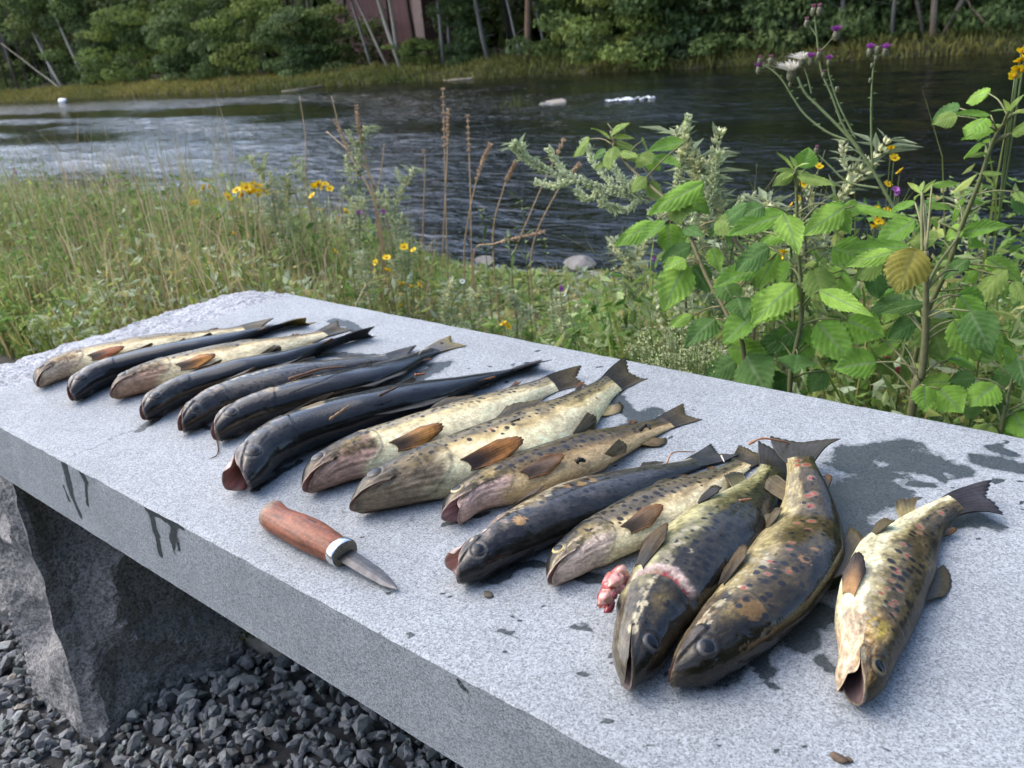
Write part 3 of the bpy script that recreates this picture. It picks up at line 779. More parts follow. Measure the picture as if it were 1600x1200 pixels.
FISH = {
 1: dict(pix=[(50, 583), (100, 560), (170, 543), (240, 526), (310, 514), (365, 507), (420, 502)], label='pale amber-finned trout at the broken end of the bench, first in the row', side=-1, roll=14, gape=4, pal=pale(b0=88, jaw=(.55, .42, .28), cheek=(.26, .16, .06), pec1=(.42, .12, .03), spots=60), fat=.86, seed=1),
 2: dict(pix=[(108, 603), (150, 578), (220, 551), (300, 529), (380, 512), (430, 503), (488, 499)], label='slim dark trout with a yellow-tipped tail, between the first two pale ones', side=1, roll=10, gape=7, pal=dark(dirt=[(.20, 84, .022, .6, DRY), (.34, 100, .02, .4, DRY)], tail0=(.03, .028, .012), tail1=(.20, .15, .03), jaw=(.42, .26, .21)), fat=.84, tail_roll=25, seed=2, eye_dim=True),
 3: dict(pix=[(165, 600), (230, 580), (300, 559), (380, 540), (440, 526), (495, 514), (540, 501)], label='pale speckled trout with a bright orange side fin, third in the row', side=-1, roll=12, gape=3, pal=pale(b0=90, pec1=(.55, .23, .04), spots=80), fat=.95, seed=3),
 4: dict(pix=[(220, 632), (270, 604), (340, 574), (420, 549), (490, 533), (535, 524), (588, 517)], label='plain blue-black trout with a thin pointed tail, lying right after the orange-finned third fish', side=1, roll=8, gape=8, pal=dark(spots=25, dirt=[(.24, 92, .024, .55, DRY), (.13, 112, .014, .6, DRY)]), fat=.88, tail_roll=45, seed=4, eye_dim=True, tail_span=.6),
 5: dict(pix=[(280, 650), (320, 624), (400, 589), (480, 566), (550, 551), (605, 545), (650, 543)], label='dark grey finely scaled trout with its tail hidden by the next fish', side=1, roll=-6, gape=9, pal=dark(dirt=[(.22, 88, .02, .5, DRY), (.45, 104, .02, .4, DRY)], flank=(.06, .053, .043), f0=35, spots=90, spotk=.8), fat=.92, seed=5, eye_dim=True),
 6: dict(pix=[(330, 663), (375, 644), (430, 618), (500, 593), (570, 577), (620, 560), (665, 538), (718, 523)], label='dark trout whose tail bends away with a yellowish tip, just before the biggest black one', side=1, roll=8, gape=8, pal=dark(dirt=[(.22, 80, .030, .75, DRY), (.17, 112, .012, .8, (.5, .42, .3)), (.30, 100, .02, .5, DRY)], tail0=(.10, .09, .085), tail1=(.17, .14, .06), tailedge=(.24, .18, .05), spots=30), fat=.90, tail_roll=-10, seed=6, eye_dim=True),
 7: dict(pix=[(376, 735), (420, 692), (490, 648), (560, 622), (640, 604), (720, 585), (780, 571), (857, 560)], label='largest black trout with its pink mouth gaping beside the knife handle', side=1, roll=10, gape=34, pal=dark(dirt=[(.31, 96, .030, .7, DRY), (.13, 120, .013, .8, (.45, .4, .3)), (.19, 118, .02, .45, (.3, .26, .2))], jaw=(.44, .28, .22), spots=40, mouth=(.52, .26, .22)), fat=.92, tail_roll=14, seed=7, eye_dim=True, hz=.032),
 8: dict(pix=[(467, 743), (520, 715), (600, 689), (690, 655), (780, 621), (850, 597), (915, 582)], label='creamy white trout with a plain orange fin, right of the biggest black one', side=-1, roll=14, gape=6, pal=pale(b0=84, f0=44, flank=(.30, .25, .15), low=(.70, .55, .26), belly=(.84, .73, .44), jaw=(.48, .30, .22), spots=120), seed=8, tail_roll=16, fat=.96, tail_span=.62),
 9: dict(pix=[(540, 773), (600, 752), (690, 722), (790, 683), (870, 651), (930, 616), (995, 573)], label='creamy trout with a brown and orange fin and a raised pointed tail', side=-1, roll=16, gape=1.5, pal=pale(b0=88, f0=46, cheek=(.14, .105, .055), headtop=(.07, .06, .04), jaw=(.25, .19, .12), low=(.66, .49, .21), belly=(.83, .71, .42), pec0=(.035, .02, .012), pec1=(.40, .17, .04), red=4, spots=120), seed=9, tail_roll=20, fat=.95, tail_span=.66),
 10: dict(pix=[(686, 783), (740, 760), (830, 716), (920, 681), (990, 657), (1035, 647), (1085, 634)], label='brown speckled trout with open mouth and light-ringed eye, left of the gaping dark one', side=-1, roll=6, gape=24, pal=pale(b0=112, f0=52, back=(.022, .024, .014), flank=(.080, .058, .028), low=(.26, .17, .065), belly=(.56, .40, .20), spots=130, hspots=16, cheek=(.20, .15, .06), jaw=(.52, .36, .29), pec0=(.06, .04, .025), pec1=(.16, .10, .06), iris=(.42, .34, .17), mouth=(.42, .25, .25)), seed=10, tail_roll=10, fat=.98, tail_span=.66),
 11: dict(pix=[(706, 878), (770, 840), (850, 792), (930, 751), (1010, 726), (1080, 708), (1135, 690)], label='dark trout with a wide pink mouth and tan patches behind its eye', side=1, roll=4, gape=40, pal=dark(back=(.02, .018, .014), flank=(.050, .046, .043), dirt=[(.215, 72, .022, .85, (.40, .24, .09)), (.30, 112, .045, .75, (.22, .16, .075)), (.14, 122, .014, .8, (.5, .42, .28)), (.46, 100, .014, .6, (.45, .27, .1)), (.50, 96, .012, .6, (.45, .27, .1)), (.42, 104, .010, .6, (.45, .27, .1))], jaw=(.50, .36, .30), cheek=(.055, .047, .038), hspots=18, mouth=(.56, .30, .24)), seed=11, eye_dim=True, fat=1.0),
 12: dict(pix=[(851, 878), (900, 846), (980, 797), (1060, 756), (1120, 722), (1165, 702), (1185, 688)], label='silvery trout with dense round black spots behind a yellow-rimmed eye', side=-1, roll=4, gape=4, pal=pale(b0=109, f0=50, back=(.020, .025, .017), flank=(.125, .10, .062), low=(.50, .37, .17), belly=(.78, .65, .38), spots=150, hspots=18, spotk=1.1, cheek=(.27, .22, .11), jaw=(.60, .47, .36), pec0=(.05, .035, .02), pec1=(.20, .12, .06), iris=(.46, .36, .15)), seed=12, fat=1.0),
 13: dict(pix=[(985, 1035), (1010, 960), (1060, 875), (1125, 803), (1175, 755), (1205, 722), (1222, 690)], label='dark spotted trout with its gills cut open and red flesh showing', side=1, roll=-14, gape=5, pal=olive(back=(.010, .010, .008), flank=(.036, .030, .020), low=(.17, .15, .06), belly=(.38, .34, .17), headtop=(.012, .011, .009), cheek=(.028, .024, .017), jaw=(.10, .082, .052), spots=130, red=0, hspots=22, b0=112, fin=(.02, .018, .014), finedge=(.04, .034, .026)), seed=13, eye_dim=True, fat=.96, gill=True, hz=.034),
 14: dict(pix=[(1048, 1028), (1110, 982), (1180, 922), (1240, 850), (1264, 795), (1252, 748), (1256, 700)], label='curved olive trout with red spots, its fanned tail crossing the neighbouring tails', side=1, roll=2, gape=3, pal=olive(dirt=[(.20, 66, .028, .45, (.30, .17, .05)), (.12, 112, .012, .7, (.40, .3, .16)), (.40, 64, .010, .6, (.42, .22, .08)), (.45, 60, .010, .6, (.42, .22, .08)), (.35, 68, .010, .6, (.42, .22, .08))], spots=95, red=22), seed=14, deg=5, eye_dim=True, fat=.98, lift=([0, .62, .8, 1.1], [0, 0, .018, .022]), tail_roll=8, hz=.034, tail_span=1.2),
 15: dict(pix=[(1347, 1052), (1358, 990), (1375, 910), (1402, 845), (1443, 803), (1492, 785), (1560, 783)], label='yellow-cheeked red-spotted trout lying apart at the near end, mouth open', side=1, roll=-20, gape=22, pal=olive(back=(.024, .018, .007), flank=(.090, .066, .028), low=(.34, .27, .11), belly=(.70, .63, .38), headtop=(.05, .036, .018), cheek=(.28, .17, .06), jaw=(.54, .40, .25), gold=(.58, .44, .06), goldw=1.0, spots=95, hspots=18, red=34, f0=44, b0=106, mouth=(.16, .10, .09), iris=(.16, .13, .07), halo=(.42, .34, .22), tail0=(.03, .026, .024), tail1=(.045, .04, .042), pec0=(.32, .17, .06), pec1=(.045, .032, .022)), seed=15, fat=1.0, hz=.034, tail_up=.012, tail_roll=6),
}
FB = {}
for i in sorted(FISH): FB[i] = trout(i, **FISH[i])
# ---------------------------------------------------------------- ground, river, far bank
def ground_h(x, y):
    x = np.asarray(x, float); y = np.asarray(y, float)
    b = np.interp(y, [-60, 1.0, 1.4, 2.0, 3.0, 4.0, 4.9, 5.6, 7, 27, 30.0, 31.0, 33, 38, 60, 120, 400], [0, 0, -.02, -.14, -.42, -.66, -.86, -1.10, -1.5, -1.6, -1.15, -.62, -.42, -.15, .6, 2, 3])
    rough = np.clip((y - 1.2) / 1.5, 0, 1)
    return b + rough * (.16 * (fbm(x * .9, y * .9, 71, 3) - .5) + .05 * (fbm(x * 5, y * 5, 72, 3) - .5)) + np.clip((-y - 3) / 6, 0, 1) * .3 * (fbm(x * .2, y * .2, 5) - .5)
WATER = -0.90
xs = np.unique(np.concatenate([np.linspace(-400, -100, 16), np.linspace(-100, -20, 90), np.linspace(-20, 10, 200), np.linspace(10, 60, 50), np.linspace(60, 400, 16)]))
ys = np.unique(np.concatenate([np.linspace(-400, -20, 16), np.linspace(-20, 0, 40), np.linspace(0, 8, 110), np.linspace(8, 29, 22), np.linspace(29, 46, 60), np.linspace(46, 400, 30)]))
GX2, GY2 = np.meshgrid(xs, ys, indexing='ij')
gz = ground_h(GX2, GY2)
m, nt, b = new_mat('soil')
p = geopos(nt)
sp = node(nt, 'ShaderNodeSeparateXYZ'); L(nt, p, sp.inputs[0])
c1 = ramp(nt, noise_tex(nt, p, 6.0, 5, .65), [(.3, (.030, .024, .014)), (.5, (.05, .045, .02)), (.7, (.035, .045, .014))])
c2 = ramp(nt, noise_tex(nt, p, 40.0, 4, .65), [(.3, (.018, .019, .020)), (.7, (.045, .047, .05))])
fy = node(nt, 'ShaderNodeMapRange'); L(nt, sp.outputs[1], fy.inputs[0]); fy.inputs[1].default_value = .82; fy.inputs[2].default_value = 1.0
L(nt, mixc(nt, fy.outputs[0], c2, c1), b.inputs['Base Color']); b.inputs['Roughness'].default_value = .95
bump(nt, b, noise_tex(nt, p, 30, 4, .6), .6, .02)
tag(link('ground', mesh_np('ground', np.stack([GX2, GY2, gz], -1).reshape(-1, 3), grid_faces(len(xs), len(ys), flip=True)[:, ::-1], m, True)), kind='structure')

# river: one sheet with real swells, finer ripples in the surface normal
wx_ = np.unique(np.concatenate([np.linspace(-300, -80, 60), np.linspace(-80, -24, 300), np.linspace(-24, 8, 480), np.linspace(8, 120, 60)]))
wy_ = np.concatenate([np.linspace(4.3, 12, 170), np.linspace(12.08, 31.3, 190)])
WX, WY = np.meshgrid(wx_, wy_, indexing='ij')
rap = sstep(.33, .60, fbm(WX * .07 + 3, WY * .22, 91, 3)) * np.interp(WX, [-60, -22, -9, -3, 3], [1, 1, .65, .35, .5]) * np.interp(WY, [4.3, 24, 29], [1, 1, .3])
fade = sstep(4.3, 6.0, WY) * sstep(31.3, 29.5, WY)
wz = WATER + fade * (.009 + .055 * rap) * (fbm(WX * .75 + .5 * fbm(WX, WY, 7, 2), WY * 1.9, 92, 3) - .5) * 2 * sstep(-70, -30, WX) + fade * .012 * np.sin(WX * 1.1 + WY * 2.6 + 3 * fbm(WX * .3, WY * .3, 93))
m, nt, b = new_mat('river_water')
p = geopos(nt)
b.inputs['Base Color'].default_value = (.004, .0045, .004, 1); b.inputs['Roughness'].default_value = .06; b.inputs['IOR'].default_value = 1.333
mp = node(nt, 'ShaderNodeMapping'); mp.inputs['Scale'].default_value = (.8, 1.7, 1); L(nt, p, mp.inputs[0])
big = noise_tex(nt, mp.outputs[0], 1.6, 3, .55, .6)
med = noise_tex(nt, mp.outputs[0], 5.0, 3, .6, .4)
sm_ = noise_tex(nt, p, 17.0, 2, .6)
at_ = attr(nt, 'rapid', 'Fac')
h = math_n(nt, 'ADD', math_n(nt, 'MULTIPLY', big, .16), math_n(nt, 'ADD', math_n(nt, 'MULTIPLY', med, .075), math_n(nt, 'MULTIPLY', sm_, .012)))
h = math_n(nt, 'MULTIPLY', h, math_n(nt, 'ADD', math_n(nt, 'MULTIPLY', at_, .60), .11))
bump(nt, b, h, 1.0, 1.0)
river = tag(link('river', mesh_np('river', np.stack([WX, WY, wz], -1).reshape(-1, 3), grid_faces(len(wx_), len(wy_), flip=True)[:, ::-1], m, True, {'rapid': rap.ravel()})), kind='structure')

# ---- leaf clouds
LEAFM = mat_col('tree_leaves', .65, .15, .25, 3.0, 0, 0, .35)
BARK = mat_col('bark', .85, .3, .35, 14.0, .01)
def leaf_quads(P, size, col_, seed, up=.35, out=None, asp=.55):
    r = np.random.default_rng(seed); n = len(P)
    N = r.normal(size=(n, 3)); N[:, 2] = np.abs(N[:, 2]) + up
    if out is not None: N += out
    N /= np.linalg.norm(N, axis=1)[:, None]
    A = np.cross(N, r.normal(size=(n, 3))); A /= np.linalg.norm(A, axis=1)[:, None]
    B = np.cross(N, A)
    s = np.broadcast_to(size, (n,)) * r.uniform(.6, 1.4, n)
    a = A * s[:, None]; bb = B * (s * asp)[:, None]
    V = np.stack([P - a, P - bb - N * (s * .12)[:, None], P + a, P + bb - N * (s * .12)[:, None]], 1).reshape(-1, 3)
    F = np.arange(n * 4).reshape(-1, 4)
    return V, F, np.repeat(col_, 4, 0)

def clump_points(n, centers, radii, seed):
    r = np.random.default_rng(seed)
    w = radii[:, 0] * radii[:, 1] * radii[:, 2]; w = w ** .67; w /= w.sum()
    i = r.choice(len(centers), n, p=w)
    d = r.normal(size=(n, 3)); d /= np.linalg.norm(d, axis=1)[:, None]
    rr = r.uniform(.45, 1.0, n) ** .6
    return centers[i] + d * rr[:, None] * radii[i], d, i

GREENS = 2.3 * np.array([(.048, .068, .020), (.066, .090, .027), (.040, .058, .020), (.085, .103, .032), (.056, .075, .030)])
def crown_mesh(name, seed, n, H, W, z0=0.0, size=.11, k=26, tint=None):
    r = np.random.default_rng(seed)
    t = r.uniform(0, 1, k)
    c = np.stack([r.normal(0, W * .32, k), r.normal(0, W * .32, k), z0 + H * t], 1)
    c[:, :2] *= (1.15 - .75 * t)[:, None] ** .8
    rad = np.stack([r.uniform(.16, .34, k) * W, r.uniform(.16, .34, k) * W, r.uniform(.07, .15, k) * H], 1)
    P, d, i = clump_points(n, c, rad, seed + 1)
    g = GREENS[r.integers(0, len(GREENS), k)][i] * r.uniform(.75, 1.25, (n, 1))
    if tint is not None: g = g * np.asarray(tint)
    V, F, C = leaf_quads(P, size, g, seed + 2, out=d * .8)
    return mesh_np(name, V, F, LEAFM, False, {'Col': C})
CROWNS = [crown_mesh('crown', 300 + 10 * k, 3600, 8.0, 4.6, size=.17) for k in range(4)]
BUSHES = [crown_mesh('foliage', 400 + 10 * k, 5200, 2.6, 3.4, z0=.15, size=.10, k=34, tint=t) for k, t in enumerate([(1, 1, 1), (1.15, 1.1, .9), (.85, .9, 1.0)])]

def far_tree(px0, py0, px1, py1, rad, yd, c, label, crown=0, top=11.0, bare=False, fork=0):
    a = on_y(px0, py0, yd); bt = on_y(px1, py1, yd)
    base = np.array([a[0], yd, ground_h(a[0], yd) - .05])
    dirv = (bt - a) / max(1e-3, bt[2] - a[2])
    lean = dirv * np.array([1, 0, 1]); lean[1] = random.uniform(-.1, .1)
    hgt = (bt[2] - base[2]) if bare else top
    ts = np.linspace(0, 1, 10)
    P = base + lean * (hgt * ts)[:, None] * np.where(np.arange(3) < 2, 1, 1)[None]
    if not bare: P[:, :2] += (lean[:2] * hgt * -.45)[None] * (ts ** 2.2)[:, None]
    P[1:-1, 0] += np.random.default_rng(int(px0)).normal(0, .035, 8)
    t = empty('tree', base, label, 'tree', 'trees along the far river bank')
    bg_ = Bag()
    V, F = tube(P, rad * (1 - .75 * ts) + .01, 7); bg_.add(V, F, c)
    rr = random.Random(int(px0 * 3 + py1))
    for k in range(6 if not bare else 3):
        q = rr.uniform(.12, .8); o = P[int(q * 9)]; an = rr.uniform(0, 6.28); ln = rr.uniform(.5, 1.4)
        e = o + np.array([math.cos(an) * ln, math.sin(an) * ln * .6, rr.uniform(.1, .7) * ln]); mid = (o + e) / 2 + np.array([0, 0, .08])
        V, F = tube(smooth_path([o, mid, e], 5), np.linspace(rad * .25, .008, 5), 5); bg_.add(V, F, np.asarray(c) * .7)
    link('trunk', bg_.mesh('trunk', BARK), t, None).data.transform(Matrix.Translation(-Vector(base)))
    if not bare:
        k = CROWNS[crown % 4]
        o = link('crown', k, t); o.location = Vector(P[4] - base) + Vector((0, 0, 0)); o.rotation_euler = (0, 0, rr.uniform(0, 6.28)); s_ = rr.uniform(.85, 1.15); o.scale = (s_, s_, s_ * hgt / 11)
    return t
BIRCH, GREYB, PINE, DARKB = (.42, .36, .28), (.22, .20, .17), (.20, .125, .075), (.07, .055, .042)
far_tree(95, 128, 18, 0, .12, 35, BIRCH, 'pale birch leaning left at the far left of the opposite bank, thicker of the pair', 0)
far_tree(86, 126, 54, 17, .075, 36, GREYB, 'thin grey stem rising just behind the thick leaning birch', 1)
far_tree(134, 120, 84, 0, .12, 36, BIRCH, 'pale birch standing where the green willow scrub begins', 2)
far_tree(26, 122, 0, 46, .06, 36, GREYB, 'slim grey trunk at the left edge above the yellow-green grass', 3)
far_tree(96, 132, 14, 66, .055, 34, (.33, .29, .22), 'bare fallen sapling slanting over the far grass', bare=True)
far_tree(627, 106, 588, -10, .105, 32.6, BIRCH, 'pale birch in front of the dark red barn, left stem of the close pair', 1)
far_tree(624, 104, 612, -10, .095, 32.8, BIRCH, 'upright pale birch in front of the dark red barn', 2)
far_tree(608, 104, 571, 28, .07, 33, (.36, .30, .23), 'thin birch leaning away left of the birch pair', 3)
far_tree(581, 100, 558, 30, .08, 34, GREYB, 'grey trunk by the left corner of the red barn', 0)
far_tree(692, 92, 686, 0, .09, 33.5, GREYB, 'grey trunk right of the barn, left of two', 1)
far_tree(702, 86, 700, 0, .085, 34.5, GREYB, 'grey trunk right of the barn, right of two', 2)
far_tree(764, 96, 746, 0, .12, 33.8, (.17, .155, .13), 'crooked dark grey trunk between the barn and the pine', 3)
far_tree(824, 96, 823, 0, .16, 32.4, PINE, 'straight brown pine trunk, thickest on the far bank', 0, top=13)
far_tree(816, 92, 802, 46, .05, 33, GREYB, 'thin sapling leaning beside the brown pine', 1)
far_tree(852, 56, 838, 0, .06, 35, GREYB, 'slender grey stem behind the brown pine', 2)
far_tree(1102, 62, 1100, 0, .13, 33, (.16, .11, .075), 'brown trunk behind the bush that overhangs the water', 3)
far_tree(1203, 62, 1202, 0, .10, 33, (.17, .16, .15), 'grey trunk behind the top of the thistle', 0)
far_tree(1315, 84, 1315, 8, .075, 32, (.16, .145, .125), 'slim grey trunk just right of the top thistle flower', 1)
far_tree(1392, 76, 1398, 18, .06, 32, (.18, .17, .14), 'thin pale trunk above the right thistle head', 2)
far_tree(1456, 76, 1459, 12, .095, 31.8, (.27, .20, .14), 'light brown trunk near the right end of the far bank, straight', 3)
far_tree(1470, 66, 1503, 6, .075, 32.4, (.21, .17, .13), 'trunk leaning right beside the light brown one', 0)
far_tree(1444, 70, 1438, 30, .06, 32.4, (.17, .14, .11), 'short dark trunk left of the light brown one', 1)
far_tree(1560, 46, 1519, -4, .06, 32.5, (.30, .20, .13), 'bare reddish trunk leaning left near the right edge', bare=True)

def bush(px, py, yd, sx, sz, k, label):
    a = on_y(px, py, yd)
    t = empty('bush', (a[0], yd, ground_h(a[0], yd)), label, 'bush', 'bushes along the far river bank')
    o = link('foliage', BUSHES[k % 3], t); o.scale = (sx, min(sx, 1.0), sz); o.rotation_euler = (0, 0, random.uniform(0, 6.28)); o.location = (0, 0, -.1)
    bg_ = Bag(); r_ = random.Random(px)
    for _ in range(6):
        e = np.array([r_.uniform(-1, 1) * sx, r_.uniform(-.6, .6), r_.uniform(1.2, 2.4) * sz])
        V, F = tube(smooth_path([(r_.uniform(-.2, .2), 0, -.1), e * .5 + np.array([0, 0, .1]), e], 6), np.linspace(.03, .006, 6), 5); bg_.add(V, F, DARKB)
    link('stem', bg_.mesh('stem', BARK), t)
for a in [(165, 140, 36, 1.2, 1.5, 0, 'willow bush at the far left, next to the second pale birch'), (225, 140, 36, 1.5, 1.9, 1, 'tall light green willow bush left of centre on the far bank'),
          (290, 140, 34, 1.25, 1.5, 2, 'dark green willow bush hanging to the waterline at the left'), (350, 136, 34, 1.5, 2.0, 0, 'wide willow bush above the brightest rapids'),
          (415, 132, 33.5, 1.2, 1.6, 1, 'willow bush standing left of the shaded gap before the barn'), (470, 126, 33.5, 1.0, 1.3, 2, 'low dark bush left of the red barn'), (520, 122, 35, 1.0, 1.3, 0, 'bush covering the left side of the red barn'),
          (655, 104, 33, .6, .55, 1, 'small bright green bush at the foot of the barn'), (735, 100, 34.5, .8, 1.3, 2, 'dark bush around the crooked grey trunk'), (880, 92, 34, 1.0, 1.4, 0, 'dark bush right of the brown pine'), (945, 92, 33, .9, 1.3, 1, 'bush behind the overhanging one'),
          (1000, 104, 30.9, 1.1, 1.35, 1, 'light green bush overhanging the water right of the driftwood'), (1055, 100, 31.5, 1.0, 1.2, 2, 'dark green bush touching the water behind the mugwort'), (1150, 96, 32, 1.0, 1.2, 0, 'low bush on the far bank left of the thistle'),
          (1240, 92, 32, 1.0, 1.5, 2, 'dark bush behind the pink thistle flowers'), (1350, 82, 33, .9, 1.5, 0, 'dark bush behind the right thistle branch'), (1420, 76, 33.5, 1.0, 1.4, 2, 'bush left of the light brown trunk'), (1530, 60, 33.5, 1.1, 1.4, 0, 'bush at the right end of the far bank')]:
    bush(*a)

# the wood behind: one mass
r = np.random.default_rng(55)
nc = 620
cx = r.uniform(-135, 30, nc); cy = 36 + r.uniform(0, 1, nc) ** 1.3 * 16; cz = r.uniform(0, 1, nc) ** 1.15 * np.where(cx < -50, 13.0, 15.0)
cen = np.stack([cx, cy, ground_h(cx, cy) + cz], 1); rad = np.stack([r.uniform(.9, 2.4, nc), r.uniform(.7, 1.8, nc), r.uniform(.5, 1.3, nc)], 1)
nu = 160; ux = r.uniform(-165, -105, nu); uy = r.uniform(-6, 36, nu)  # unseen trees upstream, added to darken the river's reflections
cen = np.concatenate([cen, np.stack([ux, uy, -.5 + r.uniform(0, 1, nu) ** 1.1 * 15], 1)]); rad = np.concatenate([rad, np.stack([r.uniform(1.5, 3, nu), r.uniform(1.5, 3, nu), r.uniform(.8, 1.8, nu)], 1)]); nc += nu
lo = cen[:, 2] < 4.5
P1, d1, i1 = clump_points(52000, cen[lo], rad[lo], 56)
P2, d2, i2 = clump_points(34000, cen[~lo], rad[~lo], 57)
g1 = GREENS[r.integers(0, 5, lo.sum())][i1] * r.uniform(.6, 1.1, (len(P1), 1)); g2 = GREENS[r.integers(0, 5, (~lo).sum())][i2] * r.uniform(.6, 1.1, (len(P2), 1))
V1, F1, C1 = leaf_quads(P1, .20, g1, 58, out=d1 * .6); V2, F2, C2 = leaf_quads(P2, .48, g2, 59, out=d2 * .6)
n5 = 30000; x5 = r.uniform(-170, 45, n5); y5 = r.uniform(46, 62, n5)
P5 = np.stack([x5, y5, ground_h(x5, y5) + r.uniform(0, 1, n5) * np.where(x5 < -60, 13.0, 15.0) * (.75 + .4 * noise2(x5 * .2, y5 * .2, 4))], 1)
V5, F5, C5 = leaf_quads(P5, .85, GREENS[r.integers(0, 5, n5)] * r.uniform(.5, 1.0, (n5, 1)), 60, asp=.8)
V1 = np.concatenate([V1, V5]); F1 = np.concatenate([F1, len(V1) - len(V5) + F5]); C1 = np.concatenate([C1, C5])
tag(link('woods', mesh_np('woods', np.concatenate([V1, V2]), np.concatenate([F1, len(V1) + F2]), LEAFM, False, {'Col': np.concatenate([C1, C2])})), kind='stuff')
# trunks deep in the wood, part of the same mass
bgw = Bag()
for k in range(150):
    x = r.uniform(-125, 26); y = r.uniform(35, 48); z = float(ground_h(x, y)); ln = r.normal(0, .06)
    V, F = tube([(x, y, z - .1), (x + ln * 4, y, z + 5), (x + ln * 6, y, z + 11)], np.array([.11, .08, .03]) * r.uniform(.5, 1.3), 6)
    bgw.add(V, F, np.array(DARKB) * r.uniform(.7, 2.6))
tag(link('woods', bgw.mesh('woods', BARK)), kind='stuff')
# unseen trees added behind the camera for wet skin and water to mirror
nc = 170
th_ = math.radians(268) + math.radians(122) * r.uniform(0, 1, nc); rr_ = r.uniform(11, 18, nc)
cen = np.stack([rr_ * np.cos(th_) - 1, rr_ * np.sin(th_) - 1.5, r.uniform(0, 1, nc) * 9 + .4], 1); rad = np.stack([r.uniform(1, 2.4, nc), r.uniform(1, 2.4, nc), r.uniform(.6, 1.6, nc)], 1)
P3, d3, i3 = clump_points(24000, cen, rad, 66)
V3, F3, C3 = leaf_quads(P3, .36, GREENS[r.integers(0, 5, nc)][i3] * r.uniform(.6, 1.1, (len(P3), 1)), 67, out=d3 * .6)
tag(link('woods', mesh_np('woods', V3, F3, LEAFM, False, {'Col': C3})), kind='stuff')

# low growth on the far bank
n = 40000
gx_ = r.uniform(-110, 22, n); gy_ = 30.35 + r.uniform(0, 1, n) ** 1.4 * 5.0
gz_ = ground_h(gx_, gy_)
hh = r.uniform(.08, .5, n) * (.15 + 1.3 * fbm(gx_ * .7, gy_ * .8, 44))
ang = r.uniform(0, 6.28, n); lw = r.uniform(.018, .05, n)
B0 = np.stack([gx_, gy_, gz_], 1); sd_ = np.stack([np.cos(ang), np.sin(ang), 0 * ang], 1) * lw[:, None]
tipv = B0 + np.stack([r.normal(0, .14, n), r.normal(0, .1, n), hh], 1); md = (B0 + tipv) / 2 + np.stack([0 * hh, 0 * hh, hh * .12], 1)
V = np.stack([B0 - sd_ * .6, B0 + sd_ * .6, md + sd_, md - sd_, tipv], 1).reshape(-1, 3)
q4 = np.arange(n)[:, None] * 5 + np.array([[0, 1, 2, 3]]); t3 = np.arange(n)[:, None] * 5 + np.array([[3, 2, 4]])
yl = np.clip(fbm(gx_ * .25, gy_ * .5, 45) * 1.4 - .2 + (gx_ < -45) * .4, 0, 1)[:, None]
Cg = (np.array((.095, .125, .035)) * (1 - yl) + np.array((.24, .215, .06)) * yl) * r.uniform(.6, 1.25, (n, 1))
tag(link('bank_grass', mesh_np('bank_grass', V, [q4, t3], LEAFM, False, {'Col': np.repeat(Cg, 5, 0)})), kind='stuff')

# dark red barn behind the birches
bx0, bx1 = on_y(528, 60, 40)[0], on_y(664, 60, 40)[0]
barn = empty('barn', ((bx0 + bx1) / 2, 41.5, 0), 'dark red boarded barn half hidden among the far trees', 'barn')
RED = mat_flat('red_boards', (.17, .082, .078), .8, var=.35, scale=3.0, stretch=(3, 3, .3))
PLANK = mat_flat('weathered_board', (.34, .24, .21), .85, var=.35, scale=3.0, stretch=(3, 3, .3))
def boxV(x0, x1, y0, y1, z0, z1):
    V = np.array([(x, y, z) for z in (z0, z1) for x, y in ((x0, y0), (x1, y0), (x1, y1), (x0, y1))], float)
    return V, np.array([[0, 3, 2, 1], [4, 5, 6, 7], [0, 1, 5, 4], [1, 2, 6, 5], [2, 3, 7, 6], [3, 0, 4, 7]])
bo = np.array(barn.location); wb = Bag()
nb = int((bx1 - bx0) / .16)
wb.add(*boxV(bx0, bx1, 40.03, 44.5, -.3, 5.2))
link('wall', mesh_np('wall', wb.V[0] - bo, wb.F[0], RED, False), barn)
bme = None
for k in range(nb):
    x0 = (bx1 - bx0) / nb * k + bx0
    if bme is None:
        V, F = boxV(0, (bx1 - bx0) / nb - .012, 0, .028, -.3, 5.2); bme = mesh_np('board', V, F, RED, False)
    if k < nb - 3: link('board', bme, barn, (x0 - bo[0], 40.0 - bo[1] - .004 * (k % 3), 0))
V, F = boxV(bx1 - .75, bx1 + .03, 39.96, 40.02, -.3, 5.2); link('corner_board', mesh_np('corner_board', V - bo, F, PLANK, False), barn)
V = np.array([(bx0 - .4, 39.5, 5.1), (bx1 + .4, 39.5, 5.1), (bx1 + .4, 45, 5.1), (bx0 - .4, 45, 5.1), (bx0 - .4, 42.2, 7.2), (bx1 + .4, 42.2, 7.2)])
link('roof', mesh_np('roof', V - bo, [np.array([[0, 1, 5, 4], [2, 3, 4, 5], [0, 3, 2, 1]]), np.array([[0, 4, 3], [1, 2, 5]])], mat_flat('roof_sheet', (.05, .045, .045), .7), False), barn)

